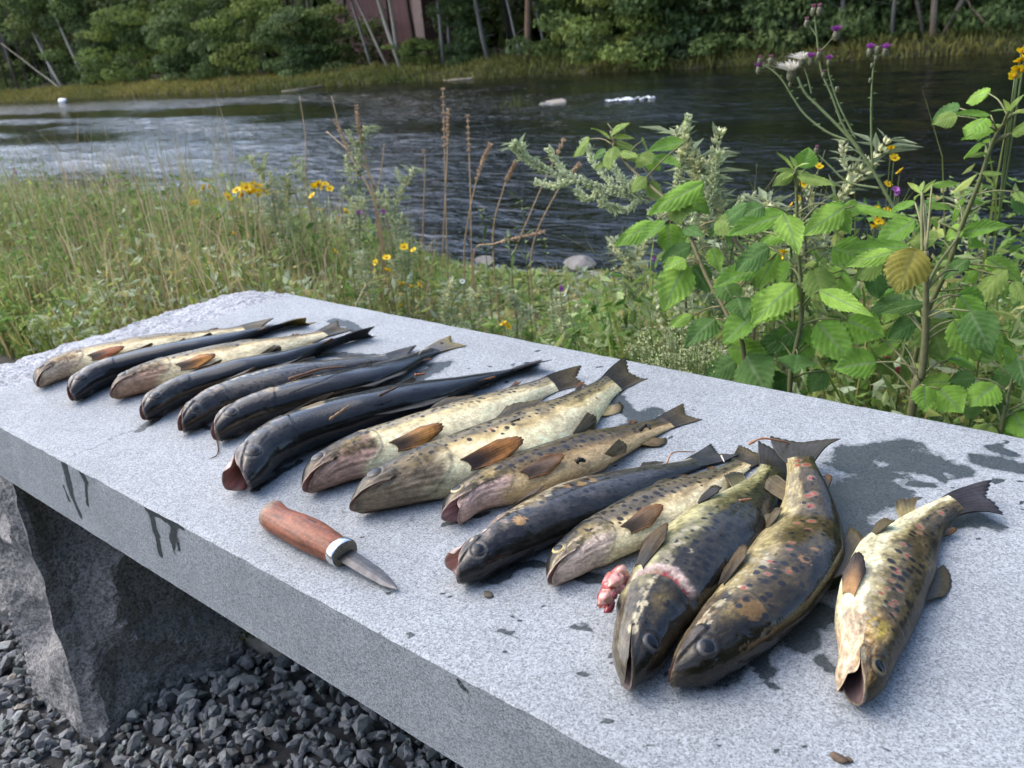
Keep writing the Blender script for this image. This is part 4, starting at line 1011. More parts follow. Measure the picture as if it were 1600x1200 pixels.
# logs and stones at the far waterline, tuft and rocks in the stream
LOG = mat_flat('driftwood', (.22, .185, .13), .9, var=.4, scale=6.0, bumpd=.02)
def log_(pts, rad, label):
    P = [np.array([on_z(px, py, WATER + dz)[0], on_z(px, py, WATER + dz)[1], WATER + dz]) for px, py, dz in pts]
    c = P[0]; V, F = tube(smooth_path(P, 12), np.linspace(rad, rad * .55, 12), 8)
    tag(link('driftwood_log', mesh_np('driftwood_log', V - c, F, LOG, True), None, c), label, 'log')
log_([(966, 100, .06), (900, 108, .05), (810, 116, .04)], .10, 'long pale driftwood log lying at the waterline below the pine')
log_([(800, 118, .02), (720, 124, .03), (690, 126, .0)], .07, 'thin driftwood log left of the long one, half in the grass')
log_([(540, 128, .03), (480, 138, .03), (440, 143, .0)], .07, 'pale driftwood log at the waterline under the willow bushes')
log_([(236, 130, .35), (205, 140, .12), (178, 147, .0)], .09, 'short log sticking out of the willow scrub at the left')
def rock_mesh(seed, sc, flat=.7, n=3):
    import bmesh
    bm = bmesh.new(); bmesh.ops.create_icosphere(bm, subdivisions=n, radius=1.0)
    V = np.array([v.co[:] for v in bm.verts]); F = np.array([[v.index for v in f.verts] for f in bm.faces]); bm.free()
    r_ = np.random.default_rng(seed)
    for _ in range(9):
        d = r_.normal(size=3); d /= np.linalg.norm(d); o = r_.uniform(.55, .85); k = V @ d - o; V = V - np.maximum(k, 0)[:, None] * d
    V = V * np.array(sc) * np.array([1, 1, flat])
    V += .05 * np.array(sc).mean() * (fbm(V[:, :1] * 9 + seed, V[:, 1:2] * 9 + V[:, 2:] * 7, seed) - .5)
    return V, F
STONE = mat_flat('river_stone', (.16, .15, .14), .8, var=.5, scale=9.0, bumpd=.01)
WHITE = mat_flat('white_stone', (.75, .74, .70), .7, var=.1, scale=9.0)
def rock(px, py, z, sc, mat, label, seed):
    a = on_z(px, py, z); V, F = rock_mesh(seed, sc); a[2] = z
    tag(link('rock', mesh_np('rock', V, F, mat, False), None, a), label, 'rock')
rock(99, 158, WATER + .05, (.5, .35, .35), WHITE, 'white stone shining at the far waterline on the left', 1)
rock(870, 163, WATER + .0, (.42, .3, .22), mat_flat('tan_stone', (.22, .19, .15), .6), 'pale tan rock just breaking the surface in midstream', 2)
rock(855, 166, WATER - .02, (.25, .2, .18), STONE, 'small dark rock beside the tan one in midstream', 3)
lb = ['flat grey stone at the near waterline, left of the bare shore', 'rounded stone half in the near water behind the white flower', 'dark wet stone in the shallows, nearest to the mugwort', 'low stone in the shallows between the dry grass stalks', 'broad grey stone on the near shore below the mugwort spray', 'small pale stone on the near shore']
for k, (px, py, s_) in enumerate([(800, 432, .16), (845, 430, .13), (905, 412, .15), (760, 408, .12), (885, 440, .17), (935, 432, .09)]):
    rock(px, py, WATER + .02, (s_, s_ * .8, s_ * .6), STONE, lb[k], 20 + k)
# broken water round the midstream rocks
fm = Bag(); r = np.random.default_rng(4)
for px0, py0, px1, py1, n in ((945, 158, 1020, 151, 60), (968, 156, 984, 153, 25)):
    for _ in range(n):
        t = r.random(); a = on_z(px0 + (px1 - px0) * t + r.normal(0, 2), py0 + (py1 - py0) * t + r.normal(0, .8), WATER + .015)
        V, F = rock_mesh(int(r.integers(0, 50)), (r.uniform(.02, .08), r.uniform(.02, .05), r.uniform(.01, .03)), n=1); fm.add(V + a, F)
tag(link('foam', fm.mesh('foam', mat_flat('white_water', (.8, .82, .84), .5))), kind='stuff')
a = on_z(805, 168, WATER); tf = Bag(); r = np.random.default_rng(9)
for _ in range(70):
    o = a + np.array([r.normal(0, .28), r.normal(0, .15), -.05]); an = r.uniform(0, 6.28); w = np.array([math.cos(an), math.sin(an), 0]) * .012; e = o + np.array([r.normal(0, .12), r.normal(0, .1), r.uniform(.2, .5)])
    tf.add([o - w, o + w, e], np.array([[0, 1, 2]]), np.array((.10, .12, .04)) * r.uniform(.6, 1.2))
tag(link('water_plant', tf.mesh('water_plant', LEAFM, False)), 'tuft of green grass growing out of the water in midstream', 'grass tuft')
# ---------------------------------------------------------------- plants on the near bank
LEAF = mat_col('herb_leaf', .6, .14, .22, 90.0, .0006, 0, .40)
STEM = mat_col('herb_stem', .6, .35, .25, 120.0, .0005)
PETAL = mat_col('petal', .6, .3, .2, 200.0, 0, 0, .25)
GRASS = mat_col('grass', .7, .1, .25, 25.0, 0, 0, .35)

def leaflet(seed, pleat=.05, droop=.22, fold=.10, teeth=11, c=(.075, .135, .035), vein=(.19, .28, .12), wid=.62, edge=None):
    """toothed, pleated leaflet, 1 long on +Y, about wid wide"""
    r_ = np.random.default_rng(seed)
    n, m_ = 45, 15
    y = np.linspace(0, 1, n)[:, None]; x = np.linspace(-1, 1, m_)[None, :]
    prof = (np.sin(np.pi * np.clip(y, 0, 1) ** .72) ** .88) * (1 - .30 * y ** 1.5); prof = prof / prof.max()
    tooth = 1 + .24 * (np.abs(((y * teeth) % 1) - .35) * -1.6 + .5) * (np.abs(x) > .99)
    X = x * prof * wid * .5 * tooth
    Y = y + .0 * x - .16 * np.abs(x) * (1 - y) * 0 + .05 * np.abs(x) * np.sin(np.pi * y)
    v_ph = (y - .30 * np.abs(x)) * 7.5
    pl = np.abs((v_ph % 1) - .5) * 2
    Z = pleat * (pl - .5) * sstep(.05, .3, np.abs(x)) * np.sin(np.pi * y) + fold * np.abs(X) * 1.5 - droop * y ** 2 + .05 * np.sin(5 * y + 2 * np.abs(x) + seed) * np.abs(x) - .16 * X ** 2 * (3 + 2 * r_.random())
    Z = Z + .03 * (fbm(y * 3 + seed, x * 2 + 9, seed, 2) - .5)
    V = np.stack([X, Y, Z], -1).reshape(-1, 3)
    vf = np.maximum(sstep(.86, .97, pl) * .75, sstep(.10, .03, np.abs(x)))
    C = np.asarray(c)[None, None] * (1 - vf[..., None]) + np.asarray(vein)[None, None] * vf[..., None]
    C = C * (.82 + .36 * fbm(y * 6, x * 3, seed + 3, 3))[..., None]
    if edge is not None:
        e = sstep(.55, 1.0, np.abs(x) + .5 * (fbm(y * 7, x * 3, seed + 8) - .5)) * .8; C = C + (np.asarray(edge) - C) * e[..., None]
    return mesh_np('leaf', V, grid_faces(n, m_, flip=True), LEAF, True, {'Col': C.reshape(-1, 3)})
G1, G2, G3 = (.20, .37, .050), (.26, .43, .070), (.15, .30, .042)
LV = {'a': [leaflet(1, c=G1), leaflet(2, c=G2, droop=.3), leaflet(3, c=G3, droop=.15, fold=.2)],
      'y': [leaflet(4, c=(.30, .40, .09), vein=(.36, .44, .14), droop=.1, wid=.42), leaflet(5, c=(.27, .38, .10), vein=(.33, .42, .15), droop=.25, wid=.46)],
      'o': [leaflet(6, c=(.27, .245, .05), vein=(.18, .19, .05), pleat=.07, droop=.12, wid=.80)],
      'g': [leaflet(7, c=(.19, .28, .065), vein=(.25, .32, .10), droop=.2)],
      'd': [leaflet(8, c=(.085, .175, .045), vein=(.12, .22, .07)), leaflet(9, c=(.10, .20, .050), droop=.32)]}

def put_leaf(root, b, t, w, mesh, nrm=(.1, -.62, .75), k=0):
    b = np.asarray(b); t = np.asarray(t); d = t - b; ln = np.linalg.norm(d); Yv = d / ln
    N = np.asarray(nrm, float); N = N - Yv * (N @ Yv); N /= np.linalg.norm(N); X = np.cross(Yv, N)
    sx = w / .62
    o = link('leaf', mesh, root)
    p0 = np.array(root.location)
    o.matrix_basis = Matrix([[X[i] * sx, Yv[i] * ln * 1.03, N[i] * (sx + ln) * .5, b[i] - p0[i]] for i in range(3)] + [[0, 0, 0, 1]])
    return o

rl = random.Random(12)
def cane(label, y0, y1, stem_px, r0, leaves, c=(.13, .14, .055), extra_n=13):
    """stem_px from the foot upwards; y runs from y0 at the foot to y1 at the top"""
    n = len(stem_px); ys_ = np.linspace(y0, y1, n)
    P = np.array([on_y(px, py, y) for (px, py), y in zip(stem_px, ys_)])
    foot = P[0].copy(); foot[2] = ground_h(foot[0], foot[1]) - .02
    root = empty('raspberry_plant', foot, label, 'raspberry plant', 'raspberry plants behind the bench')
    P = np.concatenate([[foot], P]); sp_ = smooth_path(P, 40)
    V, F = tube(sp_ - foot, r0 * np.linspace(1, .45, 40), 9)
    pr = Bag(); pr.add(V, F, np.asarray(c))
    r_ = np.random.default_rng(int(stem_px[0][0]))
    for _ in range(150):     # fine prickles
        q = r_.integers(1, 38); an = r_.normal(size=3); an[2] *= .3; an /= np.linalg.norm(an); rr = r0 * (1 - .55 * q / 40); o = sp_[q] - foot + (sp_[q + 1] - sp_[q]) * r_.random() + an * rr * .8
        s_ = np.cross(an, [0, 0, 1.0]); s_ /= np.linalg.norm(s_) + 1e-9
        pr.add([o - s_ * .0004, o + s_ * .0004, o + an * r_.uniform(.0012, .003)], np.array([[0, 1, 2]]), (.24, .22, .12))
    link('stem', pr.mesh('stem', STEM), root)
    for lf in leaves:
        bx, by, tx, ty, w, kind = lf[:6]
        dy0 = lf[6] if len(lf) > 6 else rl.uniform(-.05, .04); 
        # depth from the height on the stem
        yy_ = float(np.interp(-by, [-p_[1] for p_ in stem_px], ys_)) if stem_px[0][1] > stem_px[-1][1] else ys_[0]
        b_ = on_y(bx, by, yy_ + dy0 * .5); t_ = on_y(tx, ty, yy_ + dy0 - rl.uniform(.0, .05))
        ms = LV[kind]; me = ms[rl.randrange(len(ms))]
        wm = 1.12 * w / FPX * float((R.T @ (b_ - CAM))[2])
        nr_ = (rl.uniform(-.25, .35), -.70 + rl.uniform(-.15, .2), .62 + rl.uniform(-.2, .3))
        ln = np.linalg.norm(t_ - b_)
        if wm > ln * 1.15: wm = ln * 1.15
        put_leaf(root, b_, t_, wm, me, nr_)
        # stalk to the nearest point of the stem
        i = int(np.argmin(np.linalg.norm(sp_ - (b_ - np.array([0, 0, .02])), axis=1))); d_ = np.linalg.norm(sp_[i] - b_)
        if .006 < d_ < .16:
            V, F = tube(smooth_path([sp_[i] - foot, (sp_[i] + b_) / 2 - foot + np.array([0, 0, .004]), b_ - foot], 6), [.0016, .0014, .0013, .0012, .0011, .001], 5)
            link('leaf_stalk', mesh_np('leaf_stalk', V, F, STEM, True, {'Col': np.tile(np.asarray(c) * 1.3, (len(V), 1))}), root)
    for _ in range(extra_n):     # smaller leaves filling the bush
        q = int(rl.uniform(8, 37)); an = rl.uniform(0, 6.28); l0 = rl.uniform(.025, .07); b_ = sp_[q] + np.array([math.cos(an) * l0, math.sin(an) * l0 * .8 + .02, rl.uniform(.0, .03)])
        ln = rl.uniform(.04, .075) * (1.1 - .4 * q / 40); t_ = b_ + np.array([math.cos(an) * .8, math.sin(an) * .6, rl.uniform(-.75, .05)]) * ln
        ms = LV[rl.choice(['a', 'a', 'd', 'g'])]; put_leaf(root, b_, t_, ln * rl.uniform(.6, .8), ms[rl.randrange(len(ms))], (rl.uniform(-.4, .4), -.6, .7))
        V, F = tube(smooth_path([sp_[q] - foot, (sp_[q] + b_) / 2 - foot + np.array([0, 0, .006]), b_ - foot], 6), [.0014, .0013, .0012, .0011, .001, .0009], 5)
        link('leaf_stalk', mesh_np('leaf_stalk', V, F, STEM, True, {'Col': np.tile(np.asarray(c) * 1.3, (len(V), 1))}), root)
    return root, foot

cane('left raspberry cane arching over the slab edge, nearest to the silvery mugwort', 1.02, 1.22, [(1165, 590), (1140, 500), (1105, 435), (1080, 374), (1061, 340), (1044, 315), (1012, 287), (981, 258), (964, 235), (954, 205)], .0035,
 [(955, 212, 973, 188, 17, 'y'), (952, 216, 926, 196, 13, 'y'), (958, 214, 988, 214, 12, 'y'), (961, 222, 994, 232, 12, 'g'), (966, 240, 926, 259, 24, 'g'), (970, 238, 994, 240, 14, 'g'), (1018, 246, 977, 245, 16, 'g'), (1070, 222, 1010, 232, 24, 'a'), (1016, 246, 1060, 254, 20, 'a'),
  (1008, 276, 984, 297, 26, 'g'), (1012, 285, 1030, 310, 22, 'g'), (1100, 286, 1012, 326, 40, 'a'), (1060, 298, 1106, 330, 34, 'a'), (1058, 300, 1040, 318, 26, 'd'), (1022, 348, 959, 379, 32, 'a'), (1040, 346, 992, 380, 28, 'a'), (1046, 350, 1042, 394, 44, 'a'), (1066, 354, 1095, 364, 18, 'd'), (1080, 384, 1030, 406, 30, 'd'),
  (1072, 412, 1033, 480, 52, 'a'), (1082, 414, 1108, 455, 34, 'd'), (1182, 420, 1115, 442, 40, 'a'), (1128, 440, 1150, 470, 36, 'd'), (1210, 390, 1150, 402, 24, 'g'), (1215, 394, 1180, 452, 34, 'a'), (1225, 452, 1178, 497, 56, 'a'), (1082, 494, 1042, 508, 18, 'a'), (1118, 498, 1072, 530, 38, 'd'), (1152, 562, 1096, 590, 38, 'd'), (1166, 556, 1192, 608, 60, 'd'), (1140, 540, 1200, 560, 40, 'a')], (.16, .14, .06))
cane('tall middle raspberry cane with a pale star-shaped tip', 1.0, 1.04, [(1234, 610), (1240, 560), (1252, 500), (1252, 450), (1246, 380), (1245, 320), (1243, 262)], .0038,
 [(1241, 266, 1218, 237, 11, 'y'), (1240, 268, 1212, 262, 11, 'y'), (1243, 264, 1260, 248, 13, 'y'), (1245, 268, 1280, 284, 15, 'y'), (1240, 270, 1222, 280, 12, 'y'), (1244, 262, 1238, 244, 10, 'y'), (1258, 264, 1262, 231, 42, 'a', .04), (1238, 271, 1208, 287, 20, 'g'), (1247, 275, 1300, 284, 16, 'g'),
  (1228, 334, 1133, 364, 36, 'a'), (1224, 334, 1246, 378, 40, 'a'), (1242, 360, 1180, 377, 26, 'a', .06), (1168, 320, 1098, 366, 38, 'd', .10), (1142, 354, 1124, 390, 34, 'd', .10), (1320, 324, 1256, 362, 40, 'a'), (1318, 322, 1345, 330, 30, 'a', .05), (1336, 322, 1414, 336, 14, 'a'),
  (1244, 444, 1173, 494, 50, 'a'), (1258, 504, 1231, 582, 62, 'a'), (1276, 503, 1332, 567, 48, 'a'), (1212, 528, 1160, 592, 58, 'd', .06), (1252, 512, 1163, 552, 36, 'd', .03), (1318, 422, 1299, 462, 52, 'a'), (1280, 454, 1347, 482, 28, 'a'), (1366, 424, 1366, 472, 34, 'd', .06), (1296, 430, 1256, 452, 30, 'd', .08), (1230, 590, 1190, 610, 40, 'd', .05), (1290, 580, 1260, 610, 36, 'd', .06)])
cR, cRf = cane('thick cut-off raspberry cane with the yellow-brown leaf', 1.0, 1.0, [(1424, 648), (1440, 585), (1446, 520), (1447, 450), (1447, 392)], .0060,
 [(1422, 386, 1306, 388, 24, 'a'), (1396, 394, 1318, 412, 26, 'a'), (1430, 390, 1402, 452, 46, 'o', -.04), (1452, 498, 1474, 562, 58, 'g'), (1512, 502, 1574, 562, 50, 'a'), (1490, 500, 1530, 560, 46, 'a'), (1446, 474, 1372, 483, 22, 'd'), (1440, 498, 1386, 527, 34, 'd'),
  (1440, 302, 1416, 282, 11, 'y', .1), (1441, 302, 1462, 279, 11, 'y', .1), (1440, 305, 1422, 306, 10, 'y', .1), (1442, 305, 1462, 304, 11, 'y', .1), (1440, 300, 1440, 276, 10, 'y', .1), (1430, 317, 1384, 332, 18, 'a', .1), (1446, 318, 1490, 323, 14, 'a', .1), (1436, 330, 1470, 345, 24, 'a', .1), (1456, 290, 1499, 284, 10, 'a', .1),
  (1372, 524, 1402, 558, 24, 'g', .08), (1372, 562, 1400, 584, 24, 'g', .08), (1420, 560, 1400, 600, 26, 'g', .06), (1400, 480, 1380, 500, 24, 'a', .05)], (.17, .165, .075))
for pts, rr in (([(1447, 452), (1465, 415), (1490, 380), (1500, 362)], .0022), ([(1446, 455), (1475, 425), (1498, 422)], .002), ([(1441, 400), (1440, 350), (1440, 305)], .002), ([(1446, 520), (1436, 480), (1422, 455)], .0016)):
    P = np.array([on_y(px, py, 1.0 + .05 * k / 3) for k, (px, py) in enumerate(pts)]); V, F = tube(smooth_path(P, 12) - np.array(cR.location), np.linspace(rr, rr * .5, 12), 7)
    link('side_shoot', mesh_np('side_shoot', V, F, STEM, True, {'Col': np.tile((.17, .18, .07), (len(V), 1))}), cR)
cane('far right raspberry cane leaning over the water with few leaves', 1.30, 1.30, [(1430, 560), (1480, 420), (1502, 355), (1530, 285), (1545, 240), (1560, 205), (1582, 180), (1612, 168)], .0042,
 [(1548, 180, 1488, 176, 13, 'a'), (1564, 197, 1499, 212, 22, 'a'), (1577, 176, 1552, 164, 12, 'y'), (1578, 174, 1592, 148, 12, 'y'), (1577, 174, 1570, 156, 12, 'y'), (1580, 178, 1602, 172, 13, 'y'), (1541, 239, 1511, 243, 9, 'g'), (1582, 208, 1612, 188, 22, 'g'), (1534, 270, 1565, 270, 9, 'g'), (1572, 420, 1512, 477, 38, 'g'), (1514, 404, 1475, 427, 24, 'd'), (1500, 364, 1572, 350, 24, 'a'), (1540, 404, 1602, 432, 36, 'a'), (1504, 352, 1475, 372, 24, 'a'), (1562, 454, 1538, 477, 16, 'g'), (1590, 300, 1606, 312, 18, 'g'), (1585, 440, 1603, 470, 22, 'g'), (1530, 420, 1500, 440, 24, 'a')])
cane('low raspberry shoot in the corner behind the near end of the slab', 1.0, 1.05, [(1560, 700), (1575, 620), (1590, 560)], .003,
 [(1585, 575, 1545, 600, 30, 'd'), (1590, 560, 1606, 600, 34, 'd'), (1575, 620, 1530, 640, 34, 'd'), (1580, 640, 1606, 680, 40, 'a'), (1590, 566, 1570, 540, 26, 'a')])
# two red berries
for px, py, lb in ((1385, 561, 'red raspberry hanging under a yellow-green leaf, upper of the two'), (1404, 579, 'red raspberry lower down by the thick cane')):
    a = on_y(px, py, 1.08); bb = Bag(); r_ = np.random.default_rng(px)
    for k in range(26):
        z_ = 1 - 2 * (k + .5) / 26; an = k * 2.4; q_ = math.sqrt(1 - z_ * z_)
        V, F = tube([(0, 0, -.0014), (0, 0, -.0007), (0, 0, .0007), (0, 0, .0014)], [.0004, .0014, .0014, .0004], 6); bb.add(V + np.array([q_ * math.cos(an), q_ * math.sin(an), z_ * 1.1]) * .0042, F, np.array((.36, .02, .02)) * r_.uniform(.7, 1.2))
    tag(link('raspberry', bb.mesh('raspberry', mat_col('berry', .3, .6, .1, 100)), None, a), lb, 'berry')

# ---- thistle
yT = 1.36
th = empty('thistle', on_y(1412, 356, yT) * np.array([1, 1, 0]) + np.array([0, 0, float(ground_h(on_y(1412, 356, yT)[0], yT)) - .02]), 'tall thistle with purple heads rising over the raspberry leaves', 'thistle')
TO = np.array(th.location)
def z3(p): return (1000 + p[0] * .375, p[1] * .375)
branches = [([(1150, 1120), (1090, 930), (1035, 825), (970, 710), (900, 610), (840, 540), (740, 440), (690, 390), (655, 320)], .0030), ([(880, 590), (780, 550), (690, 480), (640, 410), (590, 330), (540, 285), (505, 270)], .0019), ([(715, 390), (700, 330), (680, 270)], .0014),
            ([(930, 640), (850, 530), (800, 400), (760, 310), (745, 230), (737, 150), (730, 90), (728, 55)], .0019), ([(735, 150), (712, 115), (698, 100)], .0012), ([(752, 213), (775, 190), (812, 148)], .0012), ([(900, 580), (830, 440), (790, 320), (783, 265)], .0016), ([(745, 245), (715, 252)], .0012),
            ([(970, 710), (964, 560), (965, 400), (972, 290), (990, 220)], .0018), ([(985, 240), (958, 218)], .0011), ([(985, 240), (1022, 217)], .0011), ([(1000, 785), (870, 760), (800, 700), (738, 640)], .0018), ([(520, 280), (500, 258)], .001), ([(525, 275), (545, 252)], .001), ([(518, 280), (498, 290)], .001)]
for pts, rr in branches:
    P = np.array([on_y(*z3(p), yT) for p in pts])
    if pts[0] == (1150, 1120): P = np.concatenate([[TO], P])
    S_ = smooth_path(P, 30); V, F = tube(S_ - TO, np.linspace(rr, rr * .6, 30), 7)
    bb = Bag(); bb.add(V, F, (.16, .20, .08)); r_ = np.random.default_rng(int(pts[0][0] + pts[-1][1]))
    for _ in range(int(np.linalg.norm(P[-1] - P[0]) * 95)):      # small spiny leaves along the stem
        q = r_.integers(2, 28); an = r_.uniform(0, 6.28); d_ = np.array([math.cos(an), .4 * math.sin(an), r_.uniform(.1, .7)]); l_ = r_.uniform(.003, .011); s_ = np.cross(d_, [0, 1, .2]); s_ /= np.linalg.norm(s_); o = S_[q] - TO
        m2 = o + d_ * l_ * .5
        bb.add([o, m2 + s_ * l_ * .18, o + d_ * l_ + np.array([0, 0, -.002]), m2 - s_ * l_ * .18], np.array([[0, 1, 2, 3]]), np.array((.14, .19, .075)) * r_.uniform(.8, 1.2))
    link('branch', bb.mesh('branch', STEM), th)
def head(p, kind, s=1.0, d=(0, 0, 1)):
    c0 = on_y(*z3(p), yT) - TO
    bb = Bag(); s = s * .0062; r_ = np.random.default_rng(int(p[0] * 7 + p[1]))
    zz_ = np.array([-1.1, -.8, -.2, .4, .9]) * s; V, F = tube([c0 + np.array([0, 0, q]) for q in zz_], np.array([.25, .62, .78, .66, .5]) * s, 10); bb.add(V, F, (.15, .15, .085))
    for k in range(40):
        an = r_.uniform(0, 6.28); h_ = r_.uniform(-.7, .5) * s; o = c0 + np.array([math.cos(an) * .7 * s, math.sin(an) * .7 * s, h_]); e = o + np.array([math.cos(an) * .3 * s, math.sin(an) * .3 * s, .35 * s]); t_ = np.array([-math.sin(an), math.cos(an), 0]) * .08 * s
        bb.add([o - t_, o + t_, e], np.array([[0, 1, 2]]), (.11, .10, .06))
    hb = link('flower_head', bb.mesh('flower_head', STEM), th)
    if kind != 'b':
        fb = Bag(); n_ = {'p': 90, 'k': 60, 'w': 140}[kind]; cc = {'p': (.34, .07, .36), 'k': (.42, .16, .24), 'w': (.72, .68, .60)}[kind]
        for k in range(n_):
            an = r_.uniform(0, 6.28); sp2 = r_.uniform(0, 1) ** .6 * ({'p': 1.0, 'k': .55, 'w': 1.7}[kind]); l_ = s * {'p': 1.5, 'k': 1.1, 'w': 2.0}[kind] * r_.uniform(.7, 1.1)
            o = c0 + np.array([math.cos(an) * .35 * s * sp2, math.sin(an) * .35 * s * sp2, .7 * s]); e = o + np.array([math.cos(an) * sp2, math.sin(an) * sp2, 1.25 - .35 * sp2]) * l_ * .75
            if kind == 'w': e[0] -= abs(r_.normal(0, .8)) * s
            t_ = np.array([-math.sin(an), math.cos(an), 0]) * .07 * s
            fb.add([o - t_ * .6, o + t_ * .6, e + t_, e - t_], np.array([[0, 1, 2, 3]]), np.array(cc) * r_.uniform(.7, 1.25))
        link('florets', fb.mesh('florets', PETAL, False), hb)
for p, k, s in [((495, 292), 'p', 1.0), ((500, 256), 'k', .9), ((545, 254), 'k', .9), ((630, 312), 'w', 1.5), ((675, 262), 'w', 1.1), ((625, 352), 'k', .6), ((695, 98), 'k', .9), ((722, 48), 'k', 1.0), ((748, 46), 'k', 1.0), ((817, 148), 'p', 1.15), ((746, 232), 'k', 1.0), ((712, 254), 'p', 1.0), ((787, 260), 'p', .85), ((764, 312), 'k', .7),
                ((957, 218), 'p', 1.0), ((990, 208), 'b', 1.0), ((1022, 218), 'p', 1.0), ((968, 272), 'b', .6), ((960, 335), 'b', .6), ((735, 630), 'k', .9), ((820, 372), 'b', .7), ((984, 242), 'b', .7)]: head(p, k, s)

# ---- mugwort: silvery sprays of tiny buds
BUD = mat_col('mugwort_bud', .8, .2, .25, 200.0, 0, 0, .35)
def spray(bb, S_, r_, dens, spread, c, sz):
    """buds and narrow leaves along a path"""
    T_ = np.gradient(S_, axis=0)
    for _ in range(dens):
        q = r_.integers(0, len(S_)); t_ = T_[q] / (np.linalg.norm(T_[q]) + 1e-9); v = r_.normal(size=3); v -= t_ * (v @ t_); v /= np.linalg.norm(v) + 1e-9
        o = S_[q] + v * spread * r_.uniform(.2, 1); d_ = v * .7 + t_ * .9; d_ /= np.linalg.norm(d_); l_ = sz * r_.uniform(.7, 1.4); a_ = np.cross(d_, [.3, .2, .9]); a_ /= np.linalg.norm(a_); b_ = np.cross(d_, a_); k_ = .42 * l_
        bb.add([o - d_ * l_, o + a_ * k_, o + b_ * k_, o - a_ * k_, o - b_ * k_, o + d_ * l_], np.array([[0, 1, 2], [0, 2, 3], [0, 3, 4], [0, 4, 1], [5, 2, 1], [5, 3, 2], [5, 4, 3], [5, 1, 4]]), np.asarray(c) * r_.uniform(.75, 1.25))
def thin_leaves(bb, S_, r_, n, ln, c):
    for _ in range(n):
        q = r_.integers(0, len(S_)); o = S_[q]; d_ = r_.normal(size=3); d_[2] = abs(d_[2]) * .5; d_ /= np.linalg.norm(d_); s_ = np.cross(d_, [0, .3, 1]); s_ /= np.linalg.norm(s_); l_ = ln * r_.uniform(.5, 1.3); w_ = l_ * .09
        bb.add([o, o + d_ * l_ * .5 + s_ * w_, o + d_ * l_ + np.array([0, 0, -.15 * l_]), o + d_ * l_ * .5 - s_ * w_], np.array([[0, 1, 2, 3]]), np.asarray(c) * r_.uniform(.8, 1.2))
yM = 1.42
def z6(x, y): return (800 + x * .2834, 170 + y * .2834)
mg = empty('mugwort', on_y(1170, 420, yM) * np.array([1, 1, 0]) + np.array([0, 0, float(ground_h(1.0, yM)) - .02]), 'silvery mugwort spray reaching left across the dark water', 'mugwort', 'mugwort plants on the bank')
MO = np.array(mg.location); r_ = np.random.default_rng(31)
MB, MC = (.74, .78, .52), (.20, .14, .11)
main = [(1360, 900), (1200, 690), (1070, 600), (900, 522), (700, 485), (600, 455), (480, 432), (330, 385), (200, 345), (100, 290), (40, 235), (5, 190)]
P = np.array([on_y(*z6(*p), yM - .012 * k) for k, p in enumerate(main)]); S_ = smooth_path(P, 60) - MO
sb = Bag(); V, F = tube(np.concatenate([[np.zeros(3)], S_]), np.linspace(.0030, .0008, 61), 7); sb.add(V, F, MC)
subs = [[(600, 455), (500, 350), (440, 270), (392, 172)], [(330, 385), (250, 300), (200, 215)], [(330, 390), (240, 425), (130, 405)], [(100, 290), (55, 250), (55, 190)], [(700, 485), (600, 380), (540, 290)], [(480, 440), (420, 500), (350, 440)], [(700, 490), (640, 560), (560, 540), (480, 520)], [(900, 525), (840, 590), (760, 560)], [(900, 522), (920, 330), (945, 180), (972, 35)], [(1070, 600), (1100, 450), (1120, 340), (1150, 235)], [(1000, 560), (1000, 640), (900, 640)], [(1100, 610), (1060, 480), (1060, 370)], [(600, 460), (660, 420), (690, 380)], [(1200, 690), (1250, 560), (1270, 490)], [(480, 432), (520, 520), (580, 570)]]
bb = Bag(); spray(bb, S_[26:], r_, 620, .010, MB, .0042); spray(bb, S_[16:30], r_, 160, .012, np.array(MB) * .8, .004); thin_leaves(bb, S_[8:], r_, 110, .035, (.30, .37, .22))
for sub in subs:
    Q = smooth_path([on_y(*z6(*p), yM - .05) for p in sub], 26) - MO; V, F = tube(Q, np.linspace(.0014, .0006, 26), 5); sb.add(V, F, (.22, .22, .14))
    ln = np.sum(np.linalg.norm(np.diff(Q, axis=0), axis=1)); spray(bb, Q, r_, int(ln * 2400), .008, MB, .0040); thin_leaves(bb, Q, r_, int(ln * 160), .028, (.30, .37, .22))
link('stem', sb.mesh('stem', STEM), mg)
tag(link('buds', bb.mesh('buds', BUD, False), mg), kind='stuff')

def mug_proto(seed, H):
    r_ = np.random.default_rng(seed); sb = Bag(); bb = Bag()
    P = smooth_path([(0, 0, 0), (r_.normal(0, .015), r_.normal(0, .015), H * .4), (r_.normal(0, .03), r_.normal(0, .03), H * .75), (r_.normal(0, .05), r_.normal(0, .05), H)], 40)
    V, F = tube(P, np.linspace(.003, .0008, 40), 6); sb.add(V, F, (.15, .15, .08))
    spray(bb, P[26:], r_, 150, .010, (.74, .74, .48), .0058); thin_leaves(bb, P, r_, 150, .05, (.27, .32, .19))
    for k in range(9):
        q = int(8 + k * 3.2); an = r_.uniform(0, 6.28); l_ = .09 * (1.25 - q / 45) * r_.uniform(.8, 1.3); e = P[q] + np.array([math.cos(an) * l_ * .5, math.sin(an) * l_ * .5, l_]); Q = smooth_path([P[q], (P[q] + e) / 2 + np.array([math.cos(an), math.sin(an), 0]) * l_ * .12, e], 10)
        V, F = tube(Q, np.linspace(.0012, .0005, 10), 4); sb.add(V, F, (.17, .18, .10)); spray(bb, Q[3:], r_, 42, .007, (.70, .71, .46), .0050); thin_leaves(bb, Q, r_, 10, .03, (.27, .32, .19))
    return sb.mesh('stem', STEM), bb.mesh('buds', BUD, False)
MP = [mug_proto(40 + k, .55) for k in range(4)]
